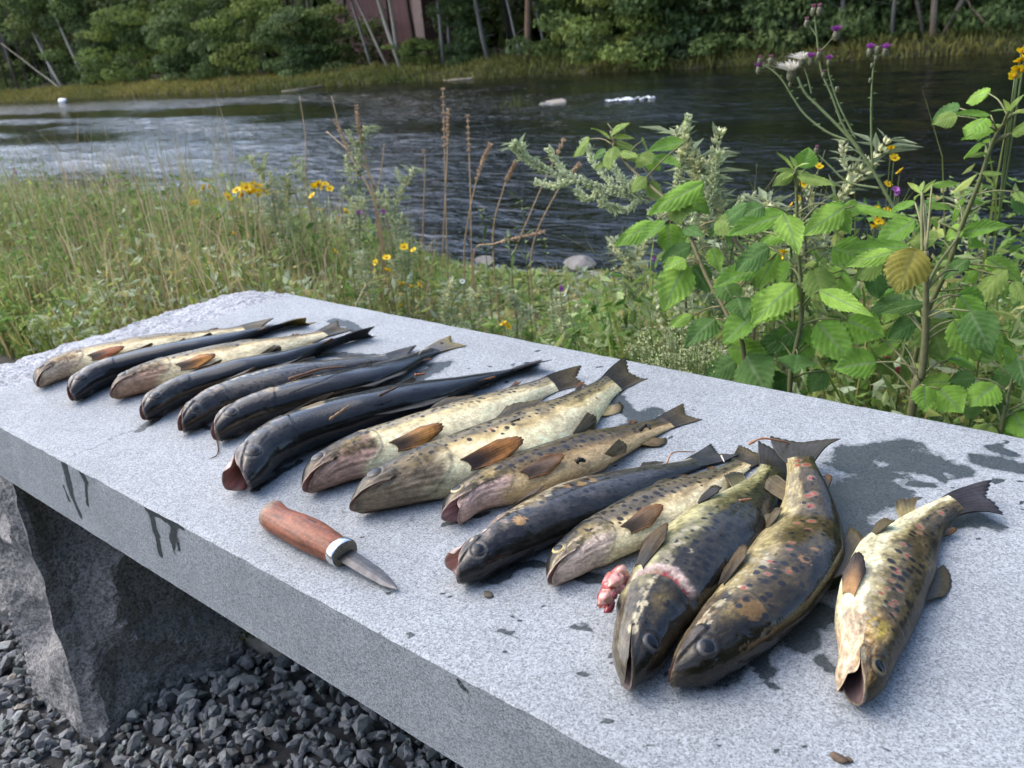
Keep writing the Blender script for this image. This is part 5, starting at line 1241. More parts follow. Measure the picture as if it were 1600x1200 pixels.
def mug_at(px, py, y, label, grp='mugwort plants on the bank'):
    tp_ = on_y(px, py, y); g = float(ground_h(tp_[0], y)); k = rl.randrange(4); H = max(.15, tp_[2] - g)
    t = empty('mugwort', (tp_[0], y, g), label, 'mugwort', grp)
    for nm, me in zip(('stem', 'buds'), MP[k]):
        o = link(nm, me, t); s_ = H / .55; o.scale = (max(.75, s_), max(.75, s_), s_); o.rotation_euler = (rl.uniform(-.08, .08), rl.uniform(-.08, .08), rl.uniform(0, 6.28))
        if nm == 'buds': o['kind'] = 'stuff'
for px, py, y, lb in [(412, 238, 2.0, 'grey-green mugwort spire right beside the yellow flower cluster'), (452, 268, 2.1, 'slanting mugwort spire with a pale tip, next after the tall one'), (478, 248, 2.5, 'brownish mugwort spire between the two yellow clusters'), (525, 205, 2.2, 'tallest mugwort spire of the middle group'), (545, 300, 2.0, 'mugwort in front of the dry grass tuft'), (600, 262, 2.2, 'pale mugwort spire right of the dry grass tuft'), (625, 300, 2.0, 'short mugwort leaning right at the edge of the tall herbs'),
                      (340, 345, 2.0, 'small mugwort under the first yellow flowers'), (290, 330, 2.3, 'mugwort left of the yellow flowers, half hidden'), (110, 305, 2.0, 'broad grey mugwort at the left, by the brown seed heads'), (62, 300, 2.2, 'mugwort at the left, below the purple flower'), (22, 370, 1.7, 'leafy mugwort at the left edge of the bank'), (170, 360, 1.9, 'mugwort below the pink flowers'), (565, 400, 1.6, 'mugwort sprig low in the middle of the yellow dots'), (700, 435, 1.6, 'grey sprig behind the middle of the slab'), (735, 440, 1.7, 'grey sprig next to the small white flower'),
                      (795, 455, 1.7, 'sprig left of the white flower'), (870, 470, 1.45, 'silvery sprig beneath the white flower'), (965, 360, 1.7, 'silvery sprig at the water side of the raspberry'), (980, 345, 1.8, 'upright sprig nearest the left raspberry leaves'), (1075, 185, 1.5, 'bud spike standing above the left raspberry cane'), (1128, 240, 1.5, 'bud spike between the two raspberry canes'), (1208, 275, 1.5, 'bud spike left of the star-shaped tip'), (1268, 225, 1.55, 'bud tip just behind the star-shaped tip'), (1500, 300, 2.2, 'pale grass-like spike right of the thistle foot'), (1330, 330, 2.1, 'spike behind the thistle foot')]:
    mug_at(px, py, y, lb)

# ---- yellow flowers, purple flowers, white flower
def bloom(kind, seed):
    r_ = np.random.default_rng(seed); bb = Bag()
    if kind == 'yellow':
        c = (.86, .60, .01); cc = (.62, .32, .005); n_, L_ = 13, .0095
    elif kind == 'white': c, cc, n_, L_ = (.80, .80, .78), (.45, .45, .12), 12, .009
    else: c, cc, n_, L_ = (.40, .14, .42), (.28, .09, .28), 16, .009
    for k in range(n_):
        an = 6.283 * k / n_ + r_.normal(0, .08); d_ = np.array([math.cos(an), math.sin(an), .25 if kind != 'purple' else .9]); s_ = np.array([-math.sin(an), math.cos(an), 0]) * L_ * .28; o = d_ * L_ * .25; e = d_ * L_ * r_.uniform(.85, 1.1)
        bb.add([o, (o + e) / 2 + s_, e + s_ * .5, e - s_ * .5, (o + e) / 2 - s_], np.array([[0, 1, 2, 3, 4]]), np.array(c) * r_.uniform(.85, 1.1))
    V, F = tube([(0, 0, -.003), (0, 0, -.001), (0, 0, .002), (0, 0, .0035)], [.0015, .0035, .0034, .0012], 8); bb.add(V, F, cc)
    return bb.mesh('flower', PETAL, False)
BL = {k: bloom(k, i) for i, k in enumerate(('yellow', 'white', 'purple'))}
def flower_plant(heads, y, kind, label, name, cat, grp=None, sc=1.0, spread=.0):
    P = [on_y(px, py, y) for px, py in heads]; c = np.mean(P, 0); fx = c[0] + rl.uniform(-.04, .04); g = float(ground_h(fx, y))
    t = empty(name, (fx, y, g), label, cat, grp); o0 = np.array((fx, y, g)); sb = Bag(); zt = min(p[2] for p in P)
    jn = np.array([(fx + c[0]) / 2, y, g + (zt - g) * .72]); V, F = tube(smooth_path([o0 - o0, (jn - o0) * np.array([.3, 1, .5]), jn - o0], 10), .0014, 5); sb.add(V, F, (.10, .14, .045))
    for p in P:
        V, F = tube(smooth_path([jn - o0, (jn + p) / 2 - o0 + np.array([(p[0] - jn[0]) * .25, 0, 0]), p - o0], 8), .0009, 4); sb.add(V, F, (.11, .15, .05))
        f = link('flower', BL[kind], t); f.location = Vector(p - o0); f.rotation_euler = (rl.uniform(.4, 1.2), rl.uniform(-.4, .4), rl.uniform(0, 6)); f.scale = (sc * rl.uniform(.85, 1.15),) * 3
    thin_leaves(sb, np.array([o0 - o0 + (jn - o0) * q for q in np.linspace(.1, 1, 8)]), np.random.default_rng(int(heads[0][0])), 14, .035, (.08, .13, .04))
    link('stem', sb.mesh('stem', STEM), t)
YG = 'yellow flowers on the bank'
flower_plant([(355, 308), (370, 298), (384, 293), (390, 302), (400, 291), (402, 302), (412, 300), (378, 304), (395, 297)], 2.0, 'yellow', 'brightest dense cluster of yellow flowers, left of the tall spires', 'yellow_flower', 'flower', YG, 2.5)
flower_plant([(318, 293), (326, 292), (300, 319), (307, 317)], 2.1, 'yellow', 'loose yellow flower stem left of the dense cluster', 'yellow_flower', 'flower', YG, 1.9)
flower_plant([(490, 291), (497, 288), (503, 292), (508, 288), (515, 295), (488, 306)], 2.2, 'yellow', 'yellow flowers right of the tall mugwort spires', 'yellow_flower', 'flower', YG, 1.9)
flower_plant([(1392, 232), (1397, 247), (1406, 268), (1387, 288)], 1.6, 'yellow', 'yellow flowers with brown seed heads close to the thistle foot', 'yellow_flower', 'flower', YG, .9)
flower_plant([(1279, 260), (1246, 310), (1236, 322)], 1.5, 'yellow', 'yellow flowers peeping out beside the star-shaped raspberry tip', 'yellow_flower', 'flower', YG, .85)
flower_plant([(1378, 335), (1372, 345), (1386, 330), (1365, 355), (1380, 350), (1370, 328)], 1.9, 'yellow', 'orange-yellow flower cluster under the thistle foot', 'yellow_flower', 'flower', YG, 1.0)
flower_plant([(1218, 400), (1224, 394)], 1.35, 'yellow', 'pair of small yellow flowers among the raspberry leaves', 'yellow_flower', 'flower', YG, .9)
flower_plant([(1596, 80), (1593, 95), (1600, 92), (1590, 108), (1597, 110), (1586, 118), (1603, 78)], 1.35, 'yellow', 'tall yellow flower spike at the right edge', 'yellow_flower', 'flower', YG, .75)
dots = [(22, 382, 'small yellow flower at the left edge under the leafy mugwort, topmost'), (40, 398, 'small yellow flower at the left edge, middle of three'), (30, 412, 'small yellow flower at the left edge, lowest of three'), (165, 412, 'yellow dot in the herbs beyond the first trout head, left'), (195, 452, 'yellow dot low beside the broken end of the slab'), (325, 455, 'yellow dot just over the back corner of the broken end'), (370, 425, 'yellow dot between the broken end and the dense yellow cluster'),
 (365, 365, 'orange flower right under the dense yellow cluster, left of two'), (388, 368, 'orange flower right under the dense yellow cluster, right of two'), (246, 412, 'lone yellow dot midway down the herbs left of the dense cluster'), (288, 480, 'yellow dot nearest the slope of the broken end'), (427, 450, 'bright yellow flower touching the top corner of the slab'), (587, 410, 'orange dot left of the pair at the middle of the bank'), (604, 403, 'orange dot right beneath the dry grass tuft'), (631, 386, 'higher orange flower of the pair near the bare shore'), (646, 391, 'lower orange flower of the pair near the bare shore'), (605, 422, 'orange dot below the middle of the bank'),
 (627, 443, 'leftmost of the yellow row above the back edge of the slab'), (642, 447, 'middle of the yellow row above the back edge of the slab'), (655, 446, 'largest of the yellow row above the back edge of the slab'), (626, 478, 'yellow dot close to the back edge behind the bent tail'), (695, 478, 'orange flower low behind the back edge, right of the bent tail'), (750, 462, 'small orange dot left of the grey sprigs by the white flower'), (787, 506, 'orange flower pair just behind the back edge below the white flower'), (524, 393, 'orange dot in the tall herbs under the spires'), (540, 330, 'yellow flower at the foot of the dry grass tuft'), (1230, 355, 'small yellow flower behind the middle cane, lower'), (1255, 285, 'small yellow flower behind the star-shaped tip')]
for k, (px, py, lb) in enumerate(dots):
    flower_plant([(px, py)] + ([(px + rl.randint(5, 10), py + rl.randint(-4, 6))] if 'pair just' in lb else []), rl.uniform(1.35, 1.9), 'yellow', lb, 'yellow_flower', 'flower', 'small yellow flowers scattered in the bank herbs', 1.2)
PG = 'purple flowers on the bank'
for px, py, y, lb, n in [(22, 265, 2.4, 'purple flower standing highest at the left edge', 2), (24, 288, 2.4, 'small purple flower just under the highest one', 1), (130, 322, 2.2, 'pink-purple flower cluster among brown seed heads', 4), (52, 345, 2.1, 'purple dot below the brown seed heads at the left', 1), (235, 344, 2.3, 'lone purple flower between the brown seed heads and the yellow flowers', 1), (560, 335, 2.0, 'purple flower under the dry grass tuft, left one', 1), (600, 333, 2.0, 'purple flower under the dry grass tuft, right one', 1), (1188, 315, 1.5, 'violet flower with brown cup left of the middle cane', 2), (1020, 405, 1.45, 'violet dot below the left raspberry leaves', 1), (875, 452, 1.45, 'pink bud just left of the white flower', 1), (1405, 303, 1.5, 'violet flower low by the thistle stem', 2)]:
    flower_plant([(px + rl.randint(-7, 7) * (i > 0), py + rl.randint(-6, 8) * (i > 0)) for i in range(n)], y, 'purple', lb, 'purple_flower', 'flower', PG, 1.4 if y > 1.7 else .75)
flower_plant([(887, 455)], 1.35, 'white', 'single white flower on a thin stem behind the slab', 'white_flower', 'flower', 'white flowers on the bank', 1.5)
flower_plant([(722, 440)], 1.6, 'white', 'smaller white flower left of the single one', 'white_flower', 'flower', 'white flowers on the bank', 1.0)

# ---- dry grass stalks with seed heads
DRYC = (.56, .38, .22)
def reed(pts, y, hl_, label, w=.006):
    P = np.array([on_y(px, py, y) for px, py in pts]); foot = P[0].copy(); foot[2] = float(ground_h(foot[0], y)); fo = foot
    t = empty('dry_grass_stalk', fo, label, 'grass stalk', 'dry grass stalks at the water')
    S_ = smooth_path(np.concatenate([[fo], P]), 40) - fo; V, F = tube(S_, np.linspace(.0034, .0016, 40), 5); link('stem', mesh_np('stem', V, F, STEM, True, {'Col': np.tile(DRYC, (len(V), 1)) * np.linspace(.7, 1.1, len(V))[:, None]}), t)
    if hl_:
        bb = Bag(); r_ = np.random.default_rng(int(pts[0][0])); q = max(2, int(40 * hl_)); n_ = 230
        spray(bb, S_[-q:], r_, n_, w * .85, (.62, .46, .32), .0065); link('seed_head', bb.mesh('seed_head', BUD, False), t)
for pts, y, hl_, lb, w in [([(700, 440), (696, 300), (692, 140)], 2.4, .20, 'tallest dry grass stalk standing alone before the dark water', .007), ([(690, 440), (698, 260), (700, 172)], 2.45, .25, 'dry stalk close beside the tallest one, shorter', .006), ([(738, 430), (735, 300), (731, 182)], 2.3, .18, 'straight thin dry stalk right of the tallest', .005), ([(725, 400), (745, 280), (766, 226)], 2.3, .35, 'dry stalk curving right with a long plume', .007), ([(770, 380), (785, 300), (806, 252)], 2.2, .25, 'dry stalk left of the mugwort spray, bent over', .006), ([(800, 420), (830, 330), (880, 220)], 2.2, .12, 'dry stalk whose brown head shows above the mugwort spray', .006), ([(830, 400), (870, 300), (905, 258)], 2.2, .12, 'dry stalk with a drooping head inside the mugwort spray', .006), ([(740, 400), (775, 380), (850, 362)], 2.2, .3, 'low dry stalk bent to the right over the water', .006),
                           ([(590, 330), (565, 230), (557, 166)], 2.3, .25, 'dry stalk with pink-brown plume at the tall tuft', .007), ([(590, 330), (552, 250), (524, 188)], 2.3, .3, 'pale plume leaning left at the tall tuft', .008), ([(585, 320), (540, 230), (518, 150)], 2.4, 0, 'thin green stalk leaning left at the tall tuft', .005), ([(480, 300), (478, 220), (468, 150)], 2.4, 0, 'thin leafless stalk left of the tall tuft', .004), ([(585, 320), (575, 260), (560, 200)], 2.3, .15, 'inner stalk of the tall tuft', .006), ([(600, 330), (570, 262), (510, 205)], 2.3, 0, 'bent straw in the tall tuft', .004), ([(660, 420), (664, 260), (662, 236)], 2.6, .12, 'short faint stalk left of the tallest', .004), ([(435, 400), (415, 340), (395, 270)], 2.2, 0, 'thin pinkish stem crossing the yellow cluster', .004), ([(590, 340), (598, 250), (600, 225)], 2.5, 0, 'slim green blade right of the tall tuft', .004)]:
    reed(pts, y, hl_, lb, w)

# ---- brown seed heads at the left, willowherb-like stems in the middle
for k, (px, py, y, lb) in enumerate([(95, 318, 2.3, 'brown seed-headed stem at the left, tallest of its clump'), (140, 322, 2.3, 'brown seed-headed stem by the pink cluster'), (20, 318, 2.3, 'brown seed-headed stem at the very left'), (160, 335, 2.2, 'brown seed-headed stem at the right of its clump'), (48, 322, 2.3, 'brown seed-headed stem between the purple dots'), (270, 350, 2.3, 'tan seed head by the open water left of the yellow flowers'), (230, 362, 2.1, 'low tan seed head under the lone purple flower')]):
    tp_ = on_y(px, py, y); g = float(ground_h(tp_[0], y)); t = empty('brown_herb', (tp_[0], y, g), lb, 'dry herb', 'brown seed-headed stems at the left'); H = tp_[2] - g; r_ = np.random.default_rng(90 + k)
    sb = Bag(); bb = Bag()
    for j in range(6):
        e = np.array([r_.normal(0, .09), r_.normal(0, .05), H * r_.uniform(.75, 1.02)]); Q = smooth_path([(r_.normal(0, .01), 0, 0), e * np.array([.4, .4, .5]), e], 16); V, F = tube(Q, np.linspace(.002, .0008, 16), 4); sb.add(V, F, (.13, .10, .05)); spray(bb, Q[7:], r_, 60, .016, (.17, .12, .085), .007)
    link('stem', sb.mesh('stem', STEM), t); tag(link('seed_head', bb.mesh('seed_head', BUD, False), t), kind='stuff')
for px, py, y, lb in [(752, 330, 1.9, 'green stem with small buds left of the bare shore'), (815, 315, 1.8, 'green branching stem before the dark water'), (852, 375, 1.7, 'green stem with a round bud, right of the branching one'), (795, 370, 1.8, 'low green stem between the budded ones')]:
    tp_ = on_y(px, py, y); g = float(ground_h(tp_[0], y)); t = empty('green_stem', (tp_[0], y, g), lb, 'wild plant', 'green budded stems at the shore'); H = tp_[2] - g; r_ = np.random.default_rng(px); sb = Bag(); Q = smooth_path([(0, 0, 0), (r_.normal(0, .01), 0, H * .5), (0, 0, H)], 24); V, F = tube(Q, np.linspace(.002, .0008, 24), 5); sb.add(V, F, (.12, .16, .05))
    thin_leaves(sb, Q[8:], r_, 34, .05, (.13, .19, .055)); spray(sb, Q[-2:], r_, 8, .003, (.17, .19, .07), .006); link('stem', sb.mesh('stem', STEM), t)
# bedstraw: a low cushion of cream florets at the slab edge
a = on_y(1055, 548, 1.12); t = empty('bedstraw', (a[0], 1.12, float(ground_h(a[0], 1.12))), 'low cushion of tiny cream flowers behind the slab edge', 'wild plant'); r_ = np.random.default_rng(77); to = np.array(t.location); fb = Bag(); sb = Bag()
for k in range(160):
    px, py = r_.uniform(985, 1130), r_.uniform(505, 590); yy_ = 1.12 + r_.normal(0, .05)
    if math.hypot((px - 1055) / 75, (py - 555) / 50) > 1: continue
    p = on_y(px, py, yy_) - to
    V, F = tube([(p[0] * .8, p[1] * .6, p[2] - .09), p], [.0006, .0005], 3, False); sb.add(V, F, (.13, .18, .06))
    for j in range(11):
        o = p + r_.normal(0, .006, 3); n_ = r_.normal(size=3); n_[2] = abs(n_[2]) + .3; n_[1] -= .5; n_ /= np.linalg.norm(n_); A_ = np.cross(n_, r_.normal(size=3)); A_ /= np.linalg.norm(A_); B_ = np.cross(n_, A_); s_ = r_.uniform(.0014, .0026)
        fb.add([o - A_ * s_, o - B_ * s_ * .4, o + A_ * s_, o + B_ * s_ * .4], np.array([[0, 1, 2, 3]]), np.array((.62, .66, .36)) * r_.uniform(.7, 1.15)); fb.add([o - B_ * s_, o + A_ * s_ * .4, o + B_ * s_, o - A_ * s_ * .4], np.array([[0, 1, 2, 3]]), np.array((.60, .64, .36)) * r_.uniform(.7, 1.15))
link('stem', sb.mesh('stem', STEM), t); tag(link('florets', fb.mesh('florets', PETAL, False), t), kind='stuff')

# ---- grass and low herbs of the bank (nobody could count them)
r = np.random.default_rng(101)
def view_scatter(n, ymin, ymax, power=1.0):
    """more plants near the bench, fewer far away"""
    d = ymin + (ymax - ymin) * r.uniform(0, 1, n) ** power; x = r.uniform(-1, 1, n)
    xl, xr = -3.35 * d - 1.2, .62 * d + .9
    X = xl + (xr - xl) * (x * .5 + .5)
    return X, d + r.normal(0, .03, n) * 0
def hmap(x, y):
    h = .30 * np.interp(y, [.9, 1.4, 2.2, 3.2, 4.4, 5.0], [.42, .72, .92, .85, .55, .2]); lft = sstep(-1.0, -3.5, x)
    mid = np.exp(-((x + .86 * y) / (.30 * y)) ** 2) * sstep(1.3, 2.2, y)      # the gap in front of the shore
    rgt = sstep(-1.6, -.6, x + .35 * (y - 1.2)) * np.interp(y, [1.0, 1.5, 2.6, 3.4], [.6, 1.0, 1.0, .3])
    return h * (1 - .62 * mid) * (1 + .45 * lft + .9 * rgt) * (.12 + 1.75 * fbm(x * 2.4, y * 2.4, 33, 4))
def blades(n, ymin, ymax, seed, hk, wk, power, pal_, lean=.35):
    X, Y = view_scatter(n, ymin, ymax, power); ok = (Y > .90) & ((hk < 1.2) | (X + .35 * (Y - 1.2) < -1.5))
    ok &= (X + .35 * (Y - 1.2) < -1.1) | (r.random(n) < .4); X, Y = X[ok], Y[ok]; n = len(X)
    H = hmap(X, Y) * r.uniform(.45, 1.25, n) * hk; an = r.uniform(0, 6.283, n); ln = np.abs(r.normal(0, lean, n)) * H; la = r.uniform(0, 6.283, n)
    wd = wk * r.uniform(.6, 1.4, n); B = np.stack([X, Y, ground_h(X, Y) - .01], 1); S = np.stack([np.cos(an), np.sin(an), 0 * an], 1) * wd[:, None]; Ld = np.stack([np.cos(la), np.sin(la), 0 * la], 1) * ln[:, None]; Z = np.array([0, 0, 1.0])
    p1 = B + Ld * .18 + Z * (H * .45)[:, None]; p2 = B + Ld * .5 + Z * (H * .8)[:, None]; p3 = B + Ld * 1.0 + Z * (H * (1 - .25 * np.minimum(1, (ln / H) ** 2)))[:, None]
    V = np.stack([B - S * .7, B + S * .7, p1 + S, p1 - S, p2 + S * .7, p2 - S * .7, p3], 1).reshape(-1, 3); k = np.arange(n)[:, None] * 7
    q4 = np.concatenate([k + np.array([[0, 1, 2, 3]]), k + np.array([[3, 2, 4, 5]])]); t3 = k + np.array([[5, 4, 6]])
    pi = r.choice(len(pal_), n, p=np.array([q[1] for q in pal_]) / sum(q[1] for q in pal_)); c = np.array([q[0] for q in pal_])[pi] * r.uniform(.7, 1.3, (n, 1)); c = c * (.75 + .5 * fbm(X * 1.3, Y * 1.3, 12))[:, None]
    return mesh_np('grass', V, [q4, t3], GRASS, False, {'Col': np.repeat(c, 7, 0)})
palg = [((.20, .265, .060), 3), ((.27, .31, .090), 3), ((.38, .33, .13), 1.8), ((.48, .36, .20), 1.5), ((.13, .19, .045), 2)]
tag(link('grass', blades(30000, .92, 5.1, 1, 1.0, .0026, 1.5, palg)), kind='stuff')
tag(link('grass', blades(9000, 1.0, 4.6, 2, 1.35, .0016, 1.3, [((.42, .34, .21), 2), ((.30, .30, .14), 2), ((.32, .21, .14), 1)], .25)), kind='stuff')
tag(link('grass', blades(3200, 1.0, 4.2, 3, 1.55, .0017, 1.1, [((.42, .34, .21), 2), ((.30, .34, .14), 2)], .22)), kind='stuff')
def herb_leaves(n, ymin, ymax, size, power, pal_, hk, seed):
    X, Y = view_scatter(n, ymin, ymax, power); ok = Y > .91; X, Y = X[ok], Y[ok]; n = len(X)
    # leaves gather on shoots: jitter round a smaller set of stems
    Zr = ground_h(X, Y) + hmap(X, Y) * hk * r.uniform(.05, 1, n) ** .8
    pt = fbm(X * 2.3, Y * 2.3, seed, 3); pi = np.clip((pt * 1.5 - .25 + r.normal(0, .12, n)) * len(pal_), 0, len(pal_) - 1).astype(int)
    c = np.array(pal_)[pi] * r.uniform(.65, 1.3, (n, 1)); V, F, C = leaf_quads(np.stack([X, Y, Zr], 1), size * (.6 + .5 * np.clip(Y / 2, .5, 2)), c, seed, up=.5, asp=.38)
    return mesh_np('undergrowth', V, F, LEAF, False, {'Col': C})
palh = [(.085, .165, .040), (.135, .235, .052), (.20, .305, .080), (.28, .34, .090), (.38, .44, .28), (.38, .33, .12)]
tag(link('undergrowth', herb_leaves(60000, .92, 4.9, .021, 1.7, palh, 1.0, 5)), kind='stuff')
n = 30000; X = r.uniform(-2.2, 1.6, n); Y = .95 + r.uniform(0, 1, n) ** 1.3 * 2.2; ok = X + .35 * (Y - 1.2) > -1.25; X, Y = X[ok], Y[ok]; n = len(X)
Zr = ground_h(X, Y) + hmap(X, Y) * r.uniform(.1, 1, n) ** .75
c = np.array([(.16, .28, .055), (.22, .34, .085), (.33, .41, .18), (.11, .22, .040), (.38, .36, .14)])[np.clip((fbm(X * 3, Y * 3, 21, 3) * 1.6 - .3 + r.normal(0, .15, n)) * 5, 0, 4).astype(int)] * r.uniform(.65, 1.25, (n, 1)); V, F, C = leaf_quads(np.stack([X, Y, Zr], 1), .017, c, 25, up=.5, asp=.36)
tag(link('undergrowth', mesh_np('undergrowth', V, F, LEAF, False, {'Col': C})), kind='stuff')
# dense fresh herbs right behind the near end of the slab
n = 15000; X = r.uniform(-1.0, .75, n); Y = .90 + r.uniform(0, 1, n) ** 1.2 * .75
Zt = np.interp(X, [-1.0, -.5, -.1, .7], [.10, .20, .34, .40]) * (.6 + .7 * fbm(X * 4, Y * 4, 8, 3)); Zr = ground_h(X, Y) + Zt * r.uniform(.1, 1, n) ** .7
c = np.array([(.075, .15, .048), (.105, .19, .055), (.15, .24, .07), (.065, .12, .05)])[r.integers(0, 4, n)] * r.uniform(.7, 1.25, (n, 1)); V, F, C = leaf_quads(np.stack([X, Y, Zr], 1), .0095, c, 15, up=.6, asp=.42)
tag(link('undergrowth', mesh_np('undergrowth', V, F, LEAF, False, {'Col': C})), kind='stuff')
# ---------------------------------------------------------------- gravel
import bmesh
GRAV = mat_col('gravel_stone', .75, .35, .35, 120.0, .002)
def chip(seed, n=1):
    bm = bmesh.new(); bmesh.ops.create_icosphere(bm, subdivisions=n, radius=1.0)
    V = np.array([v.co[:] for v in bm.verts]); F = np.array([[v.index for v in f.verts] for f in bm.faces]); bm.free()
    r_ = np.random.default_rng(seed)
    for _ in range(8):
        d = r_.normal(size=3); d /= np.linalg.norm(d); k = V @ d - r_.uniform(.42, .72); V = V - np.maximum(k, 0)[:, None] * d
    V = V * np.array([1.0, r_.uniform(.65, .95), r_.uniform(.5, .75)])
    return V, F
CHIPS = [chip(700 + k) for k in range(14)]
r = np.random.default_rng(81)
def rotm(n):
    q = r.normal(size=(n, 4)); q /= np.linalg.norm(q, axis=1)[:, None]; w, x, y, z = q.T
    return np.stack([np.stack([1 - 2 * (y * y + z * z), 2 * (x * y - z * w), 2 * (x * z + y * w)], -1), np.stack([2 * (x * y + z * w), 1 - 2 * (x * x + z * z), 2 * (y * z - x * w)], -1), np.stack([2 * (x * z - y * w), 2 * (y * z + x * w), 1 - 2 * (x * x + y * y)], -1)], -2)
# the stones in view nearest to the camera: each its own object on the gravel bed
N = 19000
px_ = r.uniform(-1.95, -.05, N); py_ = r.uniform(-.2, 1.0, N)
keep = ~((px_ > -1.5) & (px_ < -1.10) & (py_ > .31) & (py_ < .8)) & ~((px_ > -1.06) & (px_ < -.97) & (py_ > .52) & (py_ < .8))
px_, py_ = px_[keep], py_[keep]; N = len(px_)
sz = np.exp(r.normal(math.log(.0106), .30, N)); sz = np.clip(sz, .006, .022)
pz_ = sz * .3 + r.uniform(0, .016, N)
RM = rotm(N)
gcol = 2.2 * np.array([(.075, .077, .079), (.055, .058, .058), (.095, .098, .095), (.13, .135, .13), (.06, .068, .062), (.11, .10, .085)])
gi = r.choice(6, N, p=[.32, .26, .18, .08, .11, .05]); gc = gcol[gi] * r.uniform(.75, 1.3, (N, 1)); gc[r.random(N) < .006] = (.42, .42, .42)
camv = R.T @ (np.stack([px_, py_, pz_]) - CAM[:, None])
u = 800 + FPX * camv[0] / camv[2]; v = 600 + FPX * camv[1] / camv[2]
inv = (u > -20) & (u < 800) & (v > 960) & (v < 1230) & (camv[2] > 0) & (py_ < .8)
under = v > 742 + .63 * u + 5
cand = np.where(inv & under)[0]
order = cand[np.argsort(-(sz[cand] / camv[2][cand]))][:290]
isp = np.zeros(N, bool); isp[order] = True
bed = tag(link('gravel_bed', mesh_np('gravel_bed', *((lambda V: (V.reshape(-1, 3), grid_faces(30, 20, flip=True)[:, ::-1]))(np.stack(list(np.meshgrid(np.linspace(-2.6, 1.4, 30), np.linspace(-2.2, 1.22, 20), indexing='ij')) + [np.full((30, 20), .004)], -1))), mat_flat('gravel_dust', (.028, .029, .030), .95, var=.5, scale=60, bumpd=.008), True)), kind='structure')
ch_me = []
for k, (V, F) in enumerate(CHIPS):
    for cc in (0, 1, 2, 3):
        ch_me.append(mesh_np('stone', V, F, GRAV, False, {'Col': np.tile(gcol[cc], (len(V), 1))}))
for k in order:
    o = link('stone', ch_me[(k % 14) * 4 + (gi[k] if gi[k] < 4 else 0)], bed)
    M4 = Matrix([list(RM[k][i] * sz[k]) + [[px_[k], py_[k], pz_[k]][i]] for i in range(3)] + [[0, 0, 0, 1]]); o.matrix_basis = M4
gb = Bag()
for k in np.where(~isp)[0]:
    V, F = CHIPS[k % 14]; gb.add((V * sz[k]) @ RM[k].T + np.array([px_[k], py_[k], pz_[k]]), F, gc[k])
tag(link('gravel', gb.mesh('gravel', GRAV, False)), kind='stuff')

# ---------------------------------------------------------------- the knife
kb, ke, kt = on_z(412, 800, SLAB + .011), on_z(530, 860, SLAB + .011), on_z(619, 914, SLAB + .004)
ax = (ke - kb); hl = np.linalg.norm(ax); ax /= hl; ax[2] = 0; ax /= np.linalg.norm(ax)
sdv = np.cross([0, 0, 1], ax)     # toward the river
knife = empty('knife', kb * np.array([1, 1, 0]) + np.array([0, 0, SLAB]), 'wooden-handled knife with a short steel blade lying before the trout', 'knife')
KO = np.array(knife.location)
def kxf(P):
    P = np.asarray(P); return P[..., :1] * ax + P[..., 1:2] * sdv + P[..., 2:] * np.array([0, 0, 1.0])
def oval(xs_, hw, hh_, off, zc, n=64, p_=2.2):
    th = np.linspace(0, 2 * math.pi, n, endpoint=False)
    c = np.sign(np.cos(th)) * np.abs(np.cos(th)) ** (2 / p_); s = np.sign(np.sin(th)) * np.abs(np.sin(th)) ** (2 / p_)
    V = np.stack([np.repeat(xs_[:, None], n, 1), off[:, None] + hw[:, None] * c[None], zc[:, None] + hh_[:, None] * s[None]], -1)
    return V
t = np.linspace(0, 1, 170); xs_ = t * hl
hw = np.interp(t, [0, .02, .06, .14, .25, .45, .65, .85, 1], [.010, .0145, .0165, .0155, .0150, .0165, .0172, .0150, .0128])
hh_ = np.interp(t, [0, .02, .06, .14, .25, .5, .7, .9, 1], [.006, .010, .0115, .0112, .0112, .0122, .0122, .0110, .0100])
k_ = np.exp(-.5 * (np.arange(-12, 13) / 5.) ** 2); k_ /= k_.sum(); sm1 = lambda y: np.concatenate([y[:3], np.convolve(np.pad(y, 12, mode='edge'), k_, 'valid')[3:]])
hw, hh_ = sm1(hw), sm1(hh_)
off = np.interp(t, [0, .06, .2, .5, 1], [.004, .003, -.0005, .0, .0]); off = sm1(off)
hw = hw * np.interp(t, [0, .85, 1], [.92, .94, 1.0])
V = oval(xs_, hw, hh_, off, hh_ * .96)
V[:, :, 0] += np.where(t[:, None] < .2, (V[:, :, 1] - off[:, None]) * -.25 * (1 - t[:, None] * 5), 0)
caps = np.stack([V[0].mean(0), V[-1].mean(0)]); nn_ = 64
Vf = np.concatenate([V.reshape(-1, 3), caps]); jj = np.arange(nn_)
Fk = [grid_faces(170, nn_, wrap=True, flip=True), np.stack([np.full(nn_, 170 * nn_), jj, (jj + 1) % nn_], 1), np.stack([np.full(nn_, 170 * nn_ + 1), 169 * nn_ + (jj + 1) % nn_, 169 * nn_ + jj], 1)]
tcol = np.concatenate([np.repeat(t, nn_), [0, 1]])
g_ = fbm(Vf[:, 0] * 60, Vf[:, 1] * 500 + Vf[:, 2] * 350, 3, 4)
Ck = np.array((.20, .066, .030)) * (.25 + 1.5 * g_)[:, None]
tipm = sstep(.16, .10, tcol + .05 * (fbm(Vf[:, 1] * 150, Vf[:, 2] * 150, 6) - .5) * 2)
Ck = Ck * (1 - tipm[:, None]) + np.array((.23, .155, .10)) * (.6 + .7 * g_)[:, None] * tipm[:, None]
crk = seg_dist(Vf[:, 0] + .002 * (g_ - .5), Vf[:, 1], (hl * .50, .004), (hl * .74, .006)); Ck = np.where(((crk < .00055) & (Vf[:, 2] > .012))[:, None], .012, Ck)
